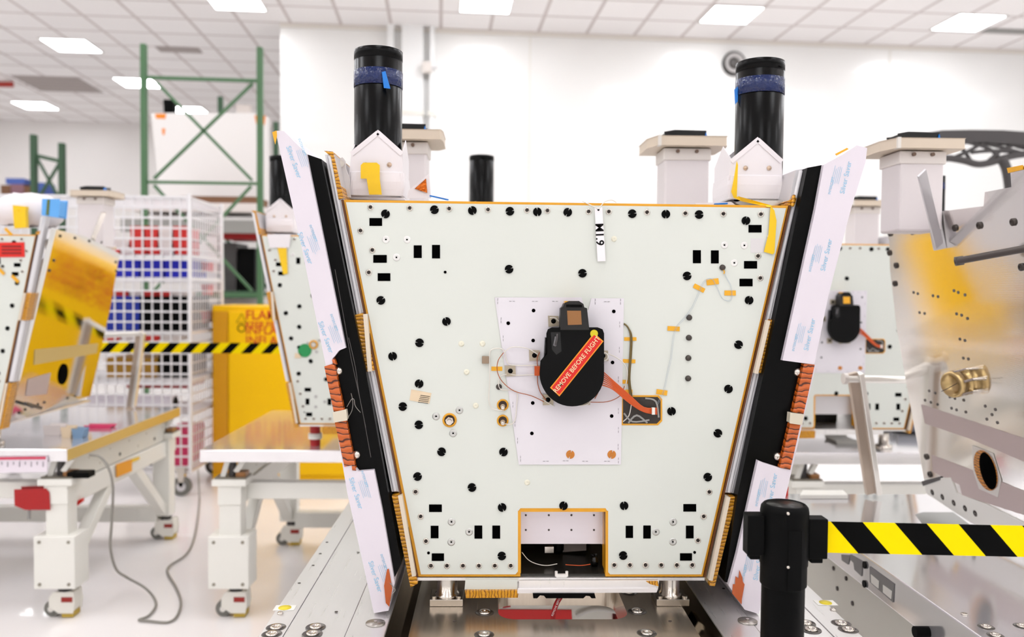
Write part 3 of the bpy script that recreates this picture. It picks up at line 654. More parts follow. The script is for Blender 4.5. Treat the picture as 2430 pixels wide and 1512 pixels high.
# wings wrapped in film
def wing(root, pb, outs, texts, oran, clip, bolts, right):
    wg = poly(pb, -.022, .80).build('wing_panel', mat('wing_black', (4, 4, 4), .3, noise=.2, nscale=4, spec=.1), root)
    for pts in outs: poly(pts, -.034, .825).build('film_wrap', film, root)
    for pts in oran: poly(pts, -.036, .06).build('honeycomb_edge', kapo, root)
    cl = poly(clip, -.042, .05).build('edge_clip', mat('clip_cream', (214, 204, 184), .5), root, .001)
    for x, y in bolts: MB().lathe(L(x, y, -.022), V((-.5 if right else .5, -1, 0)), [(.009, 0), (.009, .004), (.004, .009), (0, .009)], 16).build('wing_bolt', steelc, root)
    return wg
wing(root, [(690, 330), (736, 371), (768, 382), (872, 880), (955, 1330), (940, 1360), (892, 1405), (884, 1395)],
     [[(664, 318), (684, 319), (704, 340), (736, 371), (827, 823), (812, 829), (797, 848), (797, 862), (782, 868), (722, 575)],
      [(782, 868), (786, 866), (846, 1097), (857, 1110), (893, 1107), (912, 1200), (941, 1370), (927, 1434), (893, 1440), (831, 1160)]],
     None, [[(778, 866), (801, 859), (824, 969), (800, 972)], [(802, 994), (829, 991), (852, 1108), (843, 1107), (842, 1096), (825, 1099)], [(796, 851), (801, 846), (806, 862), (799, 862)]],
     [(800, 972), (829, 966), (832, 989), (803, 994)], [(808, 878), (850, 1074)], False)
wing(root, [(1906, 402), (1938, 396), (1960, 400), (1925, 640), (1905, 860), (1855, 1100), (1790, 1390), (1712, 1372), (1742, 1172), (1800, 900)],
     [[(1939, 397), (1985, 372), (2015, 352), (2040, 358), (2036, 390), (2002, 500), (1950, 700), (1917, 862), (1866, 855), (1843, 852), (1920, 500)],
      [(1786, 1085), (1800, 1091), (1836, 1102), (1861, 1106), (1862, 1090), (1917, 862), (1921, 862), (1864, 1110), (1807, 1355), (1788, 1442), (1755, 1432), (1718, 1376), (1738, 1300)]],
     None, [[(1892, 860), (1917, 862), (1891, 977), (1866, 972)], [(1860, 998), (1884, 1001), (1860, 1106), (1836, 1101)]],
     [(1859, 973), (1888, 977), (1884, 1000), (1857, 996)], [(1883, 881), (1836, 1078)], True)
# film print
def filmprint(pairs, right):
    for x, y, a in pairs:
        b = MB()
        ux = V((math.cos(math.radians(a)), 0, math.sin(math.radians(a)))); uy = V((-ux.z, 0, ux.x)); o = L(x, y, -.0345)
        b.text('Silver Saver', o-uy*.008, ux, uy, .014, .0001)
        for i in range(5):
            q = o-uy*(-.004-.0035*i)+ux*R.uniform(-.004, .004); b.bar(q-ux*.018, q+ux*.016, .0005, .0003, upv=Y_)
        b.text('INTERCEPT', o+uy*.017-ux*.022, ux, uy, .007, .0001)
        b.build('film_print', inkb, root)
filmprint([(716, 388, -70), (742, 588, -70), (790, 795, -70), (860, 1158, -72), (905, 1352, -72)], False)
filmprint([(1981, 425, 78), (1936, 605, 78), (1897, 790, 78), (1810, 1150, 80), (1778, 1325, 80)], True)
# amber tape over the lower wraps
MB().prism([L(x, y, -.0355) for x, y in ((924, 1337), (928, 1336), (933, 1365), (936, 1382), (929, 1424), (921, 1415), (917, 1375))], -Y_*.0012).build('amber_patch', kapr, root)
MB().prism([L(x, y, -.0355) for x, y in ((1742, 1339), (1749, 1356), (1750, 1366), (1754, 1372), (1748, 1405), (1747, 1419), (1725, 1393), (1727, 1372), (1732, 1372), (1733, 1353), (1740, 1358))], -Y_*.0012).build('amber_patch', kapr, root)
wires('snagged_wire', greyc, [([(931, 1368), (939, 1378), (943, 1385), (936, 1395), (932, 1410)], -.038)], .0008)
wires('wing_lead', mat('lead_silver', (170, 166, 158), .3, .6), [([(832, 985), (840, 970), (842, 950), (838, 930)], -.024), ([(860, 975), (848, 960), (845, 945), (839, 944), (828, 962)], -.024)], .0006)
w = MB()
w.tube([L(x, y, -.023) for x, y in ((800, 640), (822, 760), (838, 850), (862, 960), (884, 1080))], .0006, 5, 2); w.tube([L(x, y, -.023) for x, y in ((832, 800), (848, 870), (856, 930), (872, 1010))], .0006, 5, 2)
w.build('wing_lead', mat('lead_dark', (96, 92, 90), .3), root)
MB().prism([L(x, y, .02) for x, y in ((742, 372), (766, 384), (810, 470), (812, 478), (800, 560), (784, 560))], V((0, .002, 0))).build('wing_inner_skin', mat('skin_grey', (112, 104, 100), .3, .5), root)
# dark hinge at the lower left, amber cap top right of the film
MB().cyl(L(935, 1300, .03), L(975, 1300, .03), .012, n=16).build('hinge', blackg, root)
poly([(1965, 372), (1992, 358), (1996, 361), (1968, 376)], -.0355, .002).build('kapton_strip', kapt, root)
poly([(657, 322), (667, 318), (668, 330), (664, 350)], -.0355, .002).build('kapton_strip', kapt, root)
# standoffs
for x0, x1, yb in ((1037, 1085, 1420), (1568, 1612, 1420)):
    r = (x1-x0)/2*1.70/F; c = P((x0+x1)/2, 1400, 1.70); c.z = .70
    so = MB().lathe(c+Z*.014, Z, [(r*1.2, 0), (r*1.2, .004), (r, .006), (r, .057), (r*1.05, .06)], 30).build('standoff', steelc, root)
    MB().box((c.x-.034, c.y-.030, .7005), (c.x+.034, c.y+.030, .7145)).build('standoff_flange', steelc, so, .001)
    for sx in (-1, 1): MB().cyl(c+V((sx*.026, -.023, .014)), c+V((sx*.026, -.023, .020)), .0055, n=14).build('flange_bolt', steelc, so)

# the hanging tag: its own thing
nt_ = thing('name_tag', L(1418, 485, -.01), 'narrow white tag reading M1.9 hanging on white string from the large module', 'tag')
pts = [(1410, 493), (1428, 493), (1436, 620), (1417, 621)]
tg = poly(pts, -.0075, .0012).build('tag_card', mat('tag_white', (240, 236, 238), .4), nt_)
a = L(1420, 510); b = L(1424, 610); ux = (b-a).normalized(); uy = V((-ux.z, 0, ux.x))
MB().text('M1.9', L(1421, 557, -.0078), ux, uy, .0225, .0002, bold=.0004).build('lettering', ink, tg)
c = L(1419, 499, -.0078); MB().cyl(c, c-Y_*.0003, .0022, n=12).build('eyelet', ink, tg)
MB().tube([L(1419, 497, -.009), L(1400, 487, -.004), L(1383, 477, .004)], .0009, 6).tube([L(1419, 497, -.009), L(1434, 480, -.004), L(1452, 474, .006), L(1464, 480, .006)], .0009, 6).build('string', whitec, nt_)

# ---------------------------------------------------------------- the three modules on the other tables
def rear_module(off, label, tubes, hats, xmin=None, xmax=None, full=False, cov=False, left=True, right=True, tape_l=True):
    global OFF
    OFF = V(off)
    r = thing('satellite_module', V((L(1335, 1369).x, YM+off[1]+.4, L(1335, 1369).z)), label, 'satellite')
    front_panel(r, full, xmax, xmin)
    if left: side_edges(r, False)
    if right: side_edges(r, True, depth=.80 if left else .03)
    body(r)
    for cx, top, apex, eave, base, Yc, rg in tubes: tower(r, cx, top, apex, eave, base, Yc, right=rg, tape=False)
    for h in hats: hat(r, *h)
    if cov: sheet(r); cover(r, False, kapt); cutout_right(r)
    for a in ([(1229, 1212), (1236, 1212), (1236, 1360), (1229, 1360)], [(1437, 1212), (1443, 1212), (1443, 1360), (1437, 1360)]): poly(a, -.001, .05).build('notch_trim', kapd, r)
    poly([(1234, 1200), (1440, 1200), (1440, 1307), (1234, 1307)], .045, .006).build('notch_plate', satin, r)
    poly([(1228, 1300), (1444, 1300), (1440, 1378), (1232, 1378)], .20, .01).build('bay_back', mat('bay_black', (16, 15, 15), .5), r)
    poly([(1228, 1374), (1560, 1373), (1558, 1391), (1228, 1393)], -.012, .06).build('lower_beam', alub, r, .001)
    poly([(1104, 1376), (1230, 1376), (1228, 1410), (1106, 1411)], -.02, .05).build('honeycomb_edge', kapx, r)
    OFF = V((0, 0, 0)); return r
def standoffs(root, off, m=steelc, zt=.70):
    for px in (1061, 1590):
        a = P(px, 1400, 1.73)+V(off); zb = zt+.0005; top = P(px, 1371, 1.73).z+off[2]
        MB().lathe(V((a.x, a.y, zb)), Z, [(.034, 0), (.034, .015), (.021, .017), (.021, top-zb)], 24).build('standoff', m, root)
OM = (-.628, 1.67, .036)
mid = rear_module(OM, 'white spacecraft module half hidden behind the left wing, with a round green sticker',
    [(897, 115, 308, 360, 466, 1.80, False), (1798, 115, 325, 378, 474, 1.80, True)], [], full=True)
OFF = V(OM)
c = P(723, 832, YM+OM[1]-.004); MB().cyl(c, c+Y_*.003, .027, n=30).build('green_sticker', greend, mid)
c = P(744, 818, YM+OM[1]-.004); rg = MB().lathe(c, -Y_, [(.018, -.002), (.018, .002), (.012, .003), (.012, -.001)], 20).build('amber_ring', kapd, mid); MB().cyl(c-Y_*.004, c, .009, n=16).build('stud', steelc, rg)
MB().prism([P(x, y, YM+OM[1]-.006) for x, y in ((658, 588), (680, 588), (683, 650), (672, 652))], V((0, .001, 0))).build('yellow_tape', yel, mid)
MB().prism([P(x, y, YM+OM[1]-.008) for x, y in ((634, 556), (690, 556), (687, 588), (640, 588))], V((0, .001, 0))).build('blanket_skirt', mli, mid)
MB().prism([P(x, y, YM+OM[1]-.004) for x, y in ((700, 838), (714, 840), (713, 850), (699, 850))], V((0, .001, 0))).build('paper_label', tan, mid)
OFF = V((0, 0, 0))
c = P(748, 1066, 3.42)
st = MB().lathe(V((c.x, c.y, .70)), Z, [(.021, 0), (.021, .03)], 20).build('support_column', redd, mid)
MB().lathe(V((c.x, c.y, .728)), Z, [(.028, 0), (.028, .022), (.021, .023)], 20).build('column_ring', white, st)
MB().lathe(V((c.x, c.y, .75)), Z, [(.021, 0), (.022, .06)], 20).build('column_top', redd, st)
OR_ = (1.274, 1.68, .026)
rr_ = rear_module(OR_, 'white spacecraft module on the rear right table, between right wing and mirror panel',
    [(1798, 148, 325, 378, 474, 1.80, True)], [(1621, 337, 2.30)], cov=True)
standoffs(rr_, OR_)
OL = (-2.415, 1.67, .028)
rl = rear_module(OL, 'white spacecraft module on the far left table with red label and polished side panel',
    [], [(1621, 337, 2.30)], xmin=1330, left=False)
standoffs(rl, OL)
y0 = YM+OL[1]
# white blanket bundle, yellow tape and blue pad on top of the left module
vs = []; c0 = P(70, 520, y0+.12)
for k, (z, w_) in enumerate(((-.03, .10), (.0, .13), (.045, .135), (.075, .11), (.10, .07))):
    for j in range(28):
        t = 2*math.pi*j/28; vs.append(c0+V((math.cos(t)*w_+R.uniform(-.006, .006), math.sin(t)*w_*.8+R.uniform(-.006, .006), z+R.uniform(-.004, .004))))
MB().add(vs, [(i*28+k, i*28+(k+1) % 28, (i+1)*28+(k+1) % 28, (i+1)*28+k) for i in range(4) for k in range(28)]+[list(range(112, 140))], True).build('blanket_bundle', mli, rl)
MB().prism([P(x, y, y0-.02) for x, y in ((30, 487), (62, 490), (60, 500), (62, 540), (34, 542), (32, 520))], V((0, .02, 0))).build('yellow_tape', yel, rl)
bp = MB().prism([P(x, y, y0-.03) for x, y in ((102, 474), (140, 475), (137, 514), (101, 509))], V((0, .06, 0))).build('blue_pad', skyb, rl, .004)
MB().prism([P(x, y, y0-.032) for x, y in ((112, 474), (118, 474), (115, 511), (109, 510))], V((0, .002, 0))).build('green_strap', mat('strap_olive', (92, 104, 30), .6), bp)
rd = MB().prism([P(x, y, y0-.005) for x, y in ((-40, 576), (57, 575), (58, 610), (-40, 611))], V((0, .003, 0))).build('red_label', mat('red_bright', (222, 34, 22), .5), rl)
s = MB()
for yy in (585, 593, 601): s.bar(P(4, yy, y0-.006), P(50, yy, y0-.006), .006, .001, upv=Y_)
s.build('print', mat('print_dark_red', (120, 14, 10), .6), rd)
for a in ((20, 550, 70), (36, 662, 50), (2, 643, 40)):
    MB().bar(P(a[0]-8, a[1]-8, y0-.004), P(a[0]+8, a[1]+8, y0-.004), .002, .012, upv=V((1, 0, 0))).build('tape_piece', kapt, rl)
# polished side panel of the left module: a plane through four located corners
A0, B0 = P(134, 540, 3.36), P(24, 1003, 3.36); C0, D0 = P(213, 940, 4.15), P(285, 600, 4.15)
n0 = (D0-B0).cross(A0-B0).normalized(); n0 = -n0 if n0.x < 0 else n0
pl0 = (B0, n0)
def S(x, y, d=0): return PP(x, y, pl0) + n0*d
mirr = corrug('polished_aluminium', (222, 220, 216), .07, 70, .03)
sp = MB().prism([S(134, 545), S(24, 1003), S(214, 940), S(240, 830), S(262, 730), S(284, 602), S(200, 560)], -n0*.02).build('polished_side_panel', mirr, rl)
MB().prism([S(82, 830, .001), S(232, 815, .001), S(229, 838, .001), S(80, 866, .001)], n0*.001).build('matte_tape', mat('matte_tape_tan', (206, 178, 110), .55), sp)
MB().prism([S(66, 900, .001), S(120, 885, .001), S(110, 935, .001), S(60, 940, .001)], n0*.001).build('matte_tape', pinkg, sp)
c = S(149, 888, .001)
o_ = []; 
for k in range(24):
    t = 2*math.pi*k/24; o_.append(S(149+11*math.cos(t)+3*math.sin(t), 888-25*math.sin(t), .001))
hl = MB().prism(o_, n0*.002).build('round_opening', blackv, sp)
for x, y in ((143, 560), (178, 565), (212, 572), (240, 575), (268, 580), (128, 618), (117, 642), (275, 622), (276, 643), (46, 980), (60, 972), (76, 966), (90, 960), (105, 955), (160, 945), (178, 940), (190, 935)):
    c = S(x, y, 0); MB().cyl(c, c+n0*.004, .006, n=10).build('panel_bolt', mat('dark_bolt', (74, 68, 64), .35, .7), sp)
MB().bar(S(48, 955, .02), S(86, 966, .02), .012, .012).build('black_bar', greyd, sp)
MB().bar(P(216, 580, 3.9), P(246, 505, 3.85), .022, .006).build('strut_bracket', steelc, rl)

# ---------------------------------------------------------------- near right module: only its wing panel and top show
FB, FT, NB = P(2198, 1172, 2.42), P(2099, 500, 2.42), V((P(2198, 1172, 2.42).x+.018, 1.53, P(2198, 1172, 2.42).z))
n1 = (FT-FB).cross(NB-FB).normalized(); n1 = -n1 if n1.x > 0 else n1
pl1 = (FB, n1)
def W(x, y, d=0): return PP(x, y, pl1) + n1*d
nr = thing('satellite_module', FB+V((.3, -.4, 0)), 'spacecraft module at the right edge, showing its tall mirror-like aluminium side panel', 'satellite')
ol = [(2099,494),(2135,486),(2142,497),(2149,512),(2240,501),(2334,490),(2337,456),(2400,444),(2397,400),(2430,394),(2620,345),(2620,1380),(2430,1300),(2305,1241),(2212,1180),(2198,1172),(2195,1150),(2157,945),(2128,780),(2112,641),(2110,570),(2095,521)]
mir2 = corrug('frosted_aluminium', (232, 229, 226), .09, 130, .05)
wp = MB().prism([W(*q) for q in ol], -n1*.02).build('side_panel', mir2, nr)
MB().prism([W(2395, 398, .002), W(2430, 391, .002), W(2430, 402, .002), W(2398, 410, .002)], n1*.004).build('kapton_strip', kapt, wp)
for pts, nm, m in (([(2187, 960), (2430, 1040), (2620, 1100), (2620, 1180), (2430, 1095), (2300, 1040), (2196, 1005)], 'matte_tape', pinkg),
               ([(2212, 1080), (2320, 1120), (2430, 1165), (2620, 1250), (2620, 1310), (2430, 1222), (2300, 1180), (2285, 1178), (2278, 1150), (2215, 1120)], 'matte_tape', pinkg)):
    MB().prism([W(x, y, .0005) for x, y in pts], n1*.0012).build(nm, m, wp)
MB().prism([W(x, y, .0005) for x, y in ((2195, 1135), (2258, 1133), (2272, 1170), (2340, 1195), (2430, 1240), (2620, 1330), (2620, 1376), (2430, 1296), (2306, 1238), (2213, 1178), (2200, 1170))], n1*.003).build('white_doubler', white, wp)
MB().prism([W(x, y, .001) for x, y in ((2190, 1142), (2235, 1130), (2234, 1139), (2194, 1153))], n1*.004).build('dark_strap', greyd, wp)
for x, y in ((2113,554),(2166,550),(2215,545),(2267,541),(2325,535),(2405,527),(2111,600),(2127,630),(2124,673),(2425,634),(2199,1084),(2207,1126),(2215,1168),(2239,1179),(2266,1193),(2293,1206),(2317,1218)):
    c = W(x, y, 0); MB().lathe(c, n1, [(.009, 0), (.009, .004), (.004, .006), (.003, .003), (0, .003)], 14).build('panel_bolt', mat('dark_bolt', (74, 68, 64), .35, .7), wp)
for x, y in ((2168,694),(2178,697),(2264,690),(2274,694),(2290,700),(2214,702),(2226,704),(2270,745),(2282,748),(2296,756),(2182,742),(2194,744),(2278,805),(2290,808),(2286,850),(2298,852),(2205,928),(2219,933),(2254,942),(2266,946),(2287,950),(2195,950),(2209,955),(2225,960),(2258,969),(2270,973),(2292,978),(2338,964),(2362,972),(2354,984),(2342,995),(2367,1003)):
    c = W(x, y, 0); MB().cyl(c, c+n1*.0015, .0042, n=8).build('panel_hole', mat('hole_grey', (96, 90, 86), .5), wp)
# rimmed opening
def ell(x, y, rx, ry, sk, n=36): return [(x+rx*math.cos(t)+sk*math.sin(t), y-ry*math.sin(t)) for t in [2*math.pi*k/n for k in range(n)]]
MB().prism([W(x, y, .001) for x, y in ((2308, 1056), (2358, 1076), (2378, 1140), (2370, 1180), (2325, 1160), (2312, 1120))], n1*.0015).build('opening_plate', mat('plate_pale', (216, 212, 206), .35, .5), wp)
MB().prism([W(x, y, .0025) for x, y in ell(2342, 1116, 25, 48, -12)], n1*.002).build('amber_rim', ribs('kapton_rim', (206, 130, 20), (80, 36, 6), 'Z', 40), wp)
MB().prism([W(x, y, .0045) for x, y in ell(2349, 1117, 18, 44, -10)], n1*.001).build('round_opening', blackv, wp)
# gold connector standing off the panel
c = W(2290, 905, 0); d = (P(2249, 908, 2.02)-c).normalized()
d = (n1+V((0, -.35, 0))).normalized()
gc = MB().lathe(c, d, [(.034, 0), (.036, .01), (.030, .014), (.031, .03), (.036, .034), (.034, .05), (.027, .054), (.026, .03), (0, .03)], 26).build('connector', goldc, nr)
for k in range(6):
    t = k*math.pi/3; a = d.orthogonal().normalized(); b = d.cross(a); q = c+(a*math.cos(t)+b*math.sin(t))*.034
    MB().cyl(q, q+d*.045, .004, n=8).build('connector_screw', steelc, gc)
MB().tube([c+d*.03, c+d*.06+Z*-.006, c+d*.085-Z*.01], .001, 6).build('lead', greyd, gc)
# steel strut standing in front of the panel top
p0, p1 = W(2246, 580, .02), P(2187, 410, 1.93)
sk = MB().bar(p0, p1, .026, .005, upv=Y_)
sk.build('steel_strut', satin, nr, .001)
MB().bar(W(2230, 500, .02), W(2244, 590, .015), .032, .012, upv=Y_).build('strut_foot', satin, nr, .003)
# dark standoff rod
rd = MB().cyl(W(2354, 606, .0)+n1*.09+V((0, .0, 0)), W(2460, 585, 0), .0085, n=18).build('standoff_rod', mat('rod_grey', (90, 84, 80), .35, .6), nr)
MB().cyl(W(2354, 606, .0)+n1*.092, W(2354, 606, 0)+n1*.075+V((0, -.006, 0)), .011, n=18).build('rod_tip', greyd, rd)
OFF = V((0, 0, 0))
hat(nr, 2166, 344, 2.16)
c = P(2232, 418, 2.75)
MB().lathe(V((c.x, 2.75, c.z-.2)), Z, [(.0155, 0), (.0155, .2), (0, .2)], 20).build('slim_tube', mat('baffle_black', (4, 4, 4), .24, spec=.13), nr)
MB().lathe(V((c.x, 2.75, c.z-.045)), Z, [(.0158, 0), (.0158, .022)], 20).build('blue_tape', blu, nr)

# ---------------------------------------------------------------- tables
def caster(root, x, y, m=white, s=1, parent=None):
    b = MB()
    b.prism([V((x-.045, y-.035, .05)), V((x-.045, y-.035, .085)), V((x-.03, y-.035, .105)), V((x+.045, y-.035, .105)), V((x+.05, y-.035, .06)), V((x+.045, y-.035, .025)), V((x-.01, y-.035, .025))], V((0, .07, 0)))
    h = b.build('caster', mat('caster_white', (232, 228, 218), .45), root, .004)
    MB().cyl((x-.045, y-.016, .034), (x-.045, y+.016, .034), .034, n=24).build('wheel', rub, h, .004)
    MB().cyl((x-.045, y-.03, .036), (x-.045, y+.03, .036), .012, n=14).build('axle', mat('axle_white', (226, 222, 214), .4), h)
    MB().box((x+.002, y-.038, .068), (x+.046, y-.03, .088)).build('red_lever', mat('lever_red', (150, 32, 20), .4), h)
    MB().cyl((x, y, .105), (x, y, .128), .026, n=20).build('swivel', greyd, h)
    MB().box((x+.0, y-.03, .003), (x+.045, y+.03, .024)).build('foot_pad', mat('pad_yellow', (190, 160, 60), .5), h)
def table(x0, x1, yn, yf, label, group, slab=None, side='both', zt=.70, th=.05, trim=None, name='assembly_table'):
    t = thing(name, ((x0+x1)/2, (yn+yf)/2, 0), label, 'table', group)
    (slab(t) if slab else MB().box((x0, yn, zt-th), (x1, yf, zt)).build('tabletop', mat('table_silver', (232, 230, 232), .12, .75, noise=.04, nscale=2, stretch=(3, 1, 1)), t, .003))
    lw = .088
    for xs in (0, 1):
        xc = x0+.11 if xs == 0 else x1-.06
        if side == 'left' and xs == 1: continue
        for yy, near in ((yn+.07, True), (yf-.07, False)):
            lg = MB().box((xc-lw/2, yy-.04, .34 if near else .13), (xc+lw/2, yy+.04, .56)).build('leg', white, t, .004)
            MB().box((xc-lw*.78, yy-.055, .548), (xc+lw*.78, yy+.055, .575)).build('cap_plate', white, lg, .003)
            MB().box((xc-lw*.54, yy-.046, .47), (xc+lw*.54, yy+.046, .549)).build('collar', white, lg, .003)
            if near:
                cv = MB().box((xc-.082, yy-.062, .13), (xc+.082, yy+.055, .345)).build('leg_cover', white, lg, .004)
                for sx in (-.058, .058):
                    for zz in (.15, .322): MB().cyl((xc+sx, yy-.065, zz), (xc+sx, yy-.062, zz), .007, n=10).build('cover_screw', mat('screw_tan', (150, 144, 130), .4, .5), lg)
            caster(t, xc+.012, yy)
            mt = MB().cyl((xc, yy, .575), (xc, yy, zt-th), .016, n=14).build('levelling_mount', greyd, t)
            MB().bar((xc-.035, yy-.02, .575), (xc-.012, yy-.02, zt-th), .012, .02).bar((xc+.018, yy-.02, .60), (xc+.05, yy-.01, zt-th), .016, .02).build('mount_fork', white, mt)
            MB().box((xc+.02, yy-.03, .575), (xc+.06, yy+.03, .600)).build('jack', copper, mt, .004)
            MB().box((xc-.06, yy-.045, .5755), (xc+.065, yy+.045, .582)).build('shim_plate', mat('shim', (128, 122, 110), .4, .6), mt)
        MB().box((xc-.03, yn+.12, .45), (xc+.03, yf-.1, .535)).build('side_rail', white, t, .004)
        sp_ = MB().box((xc+.01, yn+.10, .54), (xc+.02, yf-.05, zt-th-.004)).build('side_plate', mat('plate_offwhite', (226, 224, 214), .4), t)
        hb = MB()
        for k in range(10):
            yy = yn+.16+k*(yf-yn-.3)/9
            MB().cyl((xc+.0215, yy, .57+(k % 2)*.045), (xc+.0195, yy, .57+(k % 2)*.045), .008 if k % 4 == 0 else .0045, n=10).build('plate_hole', ink if k % 4 == 0 else mat('hole_tan', (190, 184, 168), .5), sp_)
        MB().bar((xc, yn+.10, .16), (xc, yn+.48, .46), .05, .05).build('brace', white, t, .004)
        MB().bar((xc, yf-.10, .16), (xc, yf-.45, .46), .05, .05).build('brace', white, t, .004)
    MB().box((x0+.15, yn+.10, .475), (x1-.08, yn+.16, .545)).build('front_beam', white, t, .004)
    MB().box((x0+.15, yf-.12, .10), (x1-.08, yf-.05, .18)).build('rear_beam', white, t, .004)
    MB().box((x0+.15, yf-.12, .45), (x1-.08, yf-.06, .53)).build('rear_beam', white, t, .004)
    return t
G = 'white framed metal-top tables'
tl = table(-3.6, -1.69, 3.31, 4.5, 'white framed metal-top table at the left edge, grey cable hanging from its corner', G)
b = MB().box((-1.69, 3.312, .652), (-1.6885, 4.5, .698)).build('edge_strip', mat('strip_brass', (206, 176, 96), .35, .6), tl)
rl_ = MB().prism([P(x, y, 3.30) for x, y in ((-60, 1086), (112, 1084), (112, 1120), (-60, 1124))], V((0, .004, 0))).build('ruler_strip', mat('ruler_white', (234, 224, 232), .5), tl)
MB().prism([P(x, y, 3.297) for x, y in ((-60, 1086), (108, 1084), (108, 1090), (-60, 1092))], V((0, .002, 0))).build('ruler_line', mat('ruler_pink', (206, 60, 90), .5), rl_)
s = MB()
for i in range(8): s.bar(P(4+i*14, 1096, 3.297), P(4+i*14, 1108 if i % 2 else 1103, 3.297), .003, .002, upv=X)
s.build('ruler_ticks', mat('tick_grey', (150, 144, 150), .5), rl_)
rb = MB().prism([P(x, y, 3.33) for x, y in ((37, 1165), (108, 1163), (114, 1170), (116, 1207), (60, 1207), (38, 1198))], V((0, .05, 0))).build('red_box', redd, tl, .006)
MB().cyl(P(69, 1207, 3.35), P(69, 1232, 3.35), .006, n=10).build('lever_rod', grey, rb)
MB().prism([P(x, y, 3.45) for x, y in ((178, 1192), (194, 1183), (194, 1192), (178, 1204))], V((0, .02, 0))).build('red_tab', red, tl)
xx = -1.75+.035
MB().prism([PP(x, y, (V((xx, 0, 0)), X)) for x, y in ((275, 1102), (312, 1090), (312, 1118), (276, 1133))], V((.003, 0, 0))).build('orange_label', mat('label_orange', (240, 160, 10), .5), tl)
MB().prism([PP(x, y, (V((xx, 0, 0)), X)) for x, y in ((312, 1090), (330, 1084), (330, 1090), (312, 1098))], V((.003, 0, 0))).build('yellow_label', yel, tl)
MB().box((-1.71, 3.34, .575), (-1.62, 3.40, .60)).build('black_clamp', blackm, tl, .005)
tm = table(-1.165, .30, 3.31, 4.4, 'white framed metal-top table in the middle, in front of the yellow cabinet', G)
tr = table(1.20, 3.6, 3.31, 4.5, 'metal-top table at the rear right, seen under the ladder frame', G, side='left')
# near table with the hole in its top
def main_slab(t):
    top, th = .70, .06
    x0, x1, y0, y1 = -.43, .71, 1.50, 2.62
    h0, h1, hy0, hy1 = PZ(1182, 1440, .70), PZ(1482, 1440, .70), PZ(1330, 1470, .70).y, PZ(1330, 1375, .70).y
    pr = 0.035
    cz = top
    # centre plate with a rounded hole: outer ring bridged into faces
    a0, a1 = -.150, .400; hx0, hx1 = h0.x, h1.x
    n = 10; inner = []
    for (cx, cy, s) in ((hx1-pr, hy1-pr, 0), (hx0+pr, hy1-pr, 1), (hx0+pr, hy0+pr, 2), (hx1-pr, hy0+pr, 3)):
        for k in range(n+1):
            tt = math.pi/2*(s+k/n); inner.append((cx+pr*math.cos(tt), cy+pr*math.sin(tt)))
    oc = [(a1, y1), (a0, y1), (a0, y0), (a1, y0)]
    mb = MB(); N = len(inner); vs = []
    for z in (top, top-th):
        vs += [V((x, y, z)) for x, y in inner] + [V((x, y, z)) for x, y in oc]
    B = N+4; fs = []
    for s in range(4):
        for k in range(n): i = s*(n+1)+k; fs.append((i, i+1, N+s)); fs.append((B+i+1, B+i, B+N+s))
        i = s*(n+1)+n; j = (i+1) % N; fs.append((i, j, N+(s+1) % 4, N+s)); fs.append((B+j, B+i, B+N+s, B+N+(s+1) % 4))
    for i in range(N): j = (i+1) % N; fs.append((j, i, B+i, B+j))
    for i in range(4): j = (i+1) % 4; fs.append((N+i, N+j, B+N+j, B+N+i))
    mb.add(vs, fs); mb.build('centre_plate', steel, t)
    for xa, xb in ((-.195, -.150), (.400, .445)):
        g = MB().prism([V((xa, y0, top-.004)), V((xb, y0, top-.03)), V((xb, y0, top-th)), V((xa, y0, top-th))] if xa < 0 else [V((xa, y0, top-.03)), V((xb, y0, top-.004)), V((xb, y0, top-th)), V((xa, y0, top-th))], V((0, y1-y0, 0)))
        g.build('groove', mat('groove_steel', (120, 108, 88), .12, 1, noise=.3, nscale=3, stretch=(20, 1, 1)), t)
    for xs in ((-.43, -.385, 0), (-.384, -.27, .001), (-.269, -.195, 0), (.445, .52, 0), (.521, .655, .001), (.656, .71, 0)):
        MB().box((xs[0], y0, top-th), (xs[1], y1, top-xs[2])).build('side_plate', alub, t, .0012)
mtb = table(-.43, .71, 1.50, 2.62, 'nearest metal-top table, carrying the large module in the centre', None, slab=main_slab)
mtb['group'] = G; mtb['label'] = 'nearest metal table with counterbored bolts and a rounded hole, carrying the large central module'
def bore(px, py, root, r=.0185, z=.7002):
    c = PZ(px, py, z)
    h = MB().lathe(c, Z, [(r*1.04, 0), (r, .0004), (r*.93, .0002), (r*.93, -.0), (0, 0)], 28).build('counterbore', mat('bore_rim', (120, 116, 112), .3, .9), root)
    MB().lathe(c, Z, [(r*.62, .0003), (r*.6, .003), (r*.32, .003), (r*.3, .001), (0, .001)], 20).build('bolt_head', steelc, h)
for x, y in ((655, 1489), (645, 1505), (749, 1488), (741, 1504), (1150, 1453.7), (1149, 1506), (1492.6, 1405), (1512, 1451), (1535, 1502.6), (1912, 1479), (1925, 1494), (1996, 1479.5), (2013, 1494.5)):
    bore(x, y, mtb)
for x, y in ((891, 1479.5), (1774, 1474.5)):
    c = PZ(x, y, .7003); w_ = MB().lathe(c, Z, [(.019, 0), (.019, .0015), (0, .0018)], 30).build('cover_disc', mat('disc_grey', (168, 162, 156), .3, .8), mtb)
    MB().cyl(c, c+Z*.005, .0035, n=6).build('disc_screw', steelc, w_)
for x, y in ((665, 1457), (1977, 1448)):
    c = PZ(x, y, .7003); MB().lathe(c, Z, [(.006, 0), (.006, .003), (.002, .003), (0, .002)], 12).build('small_screw', steelc, mtb)
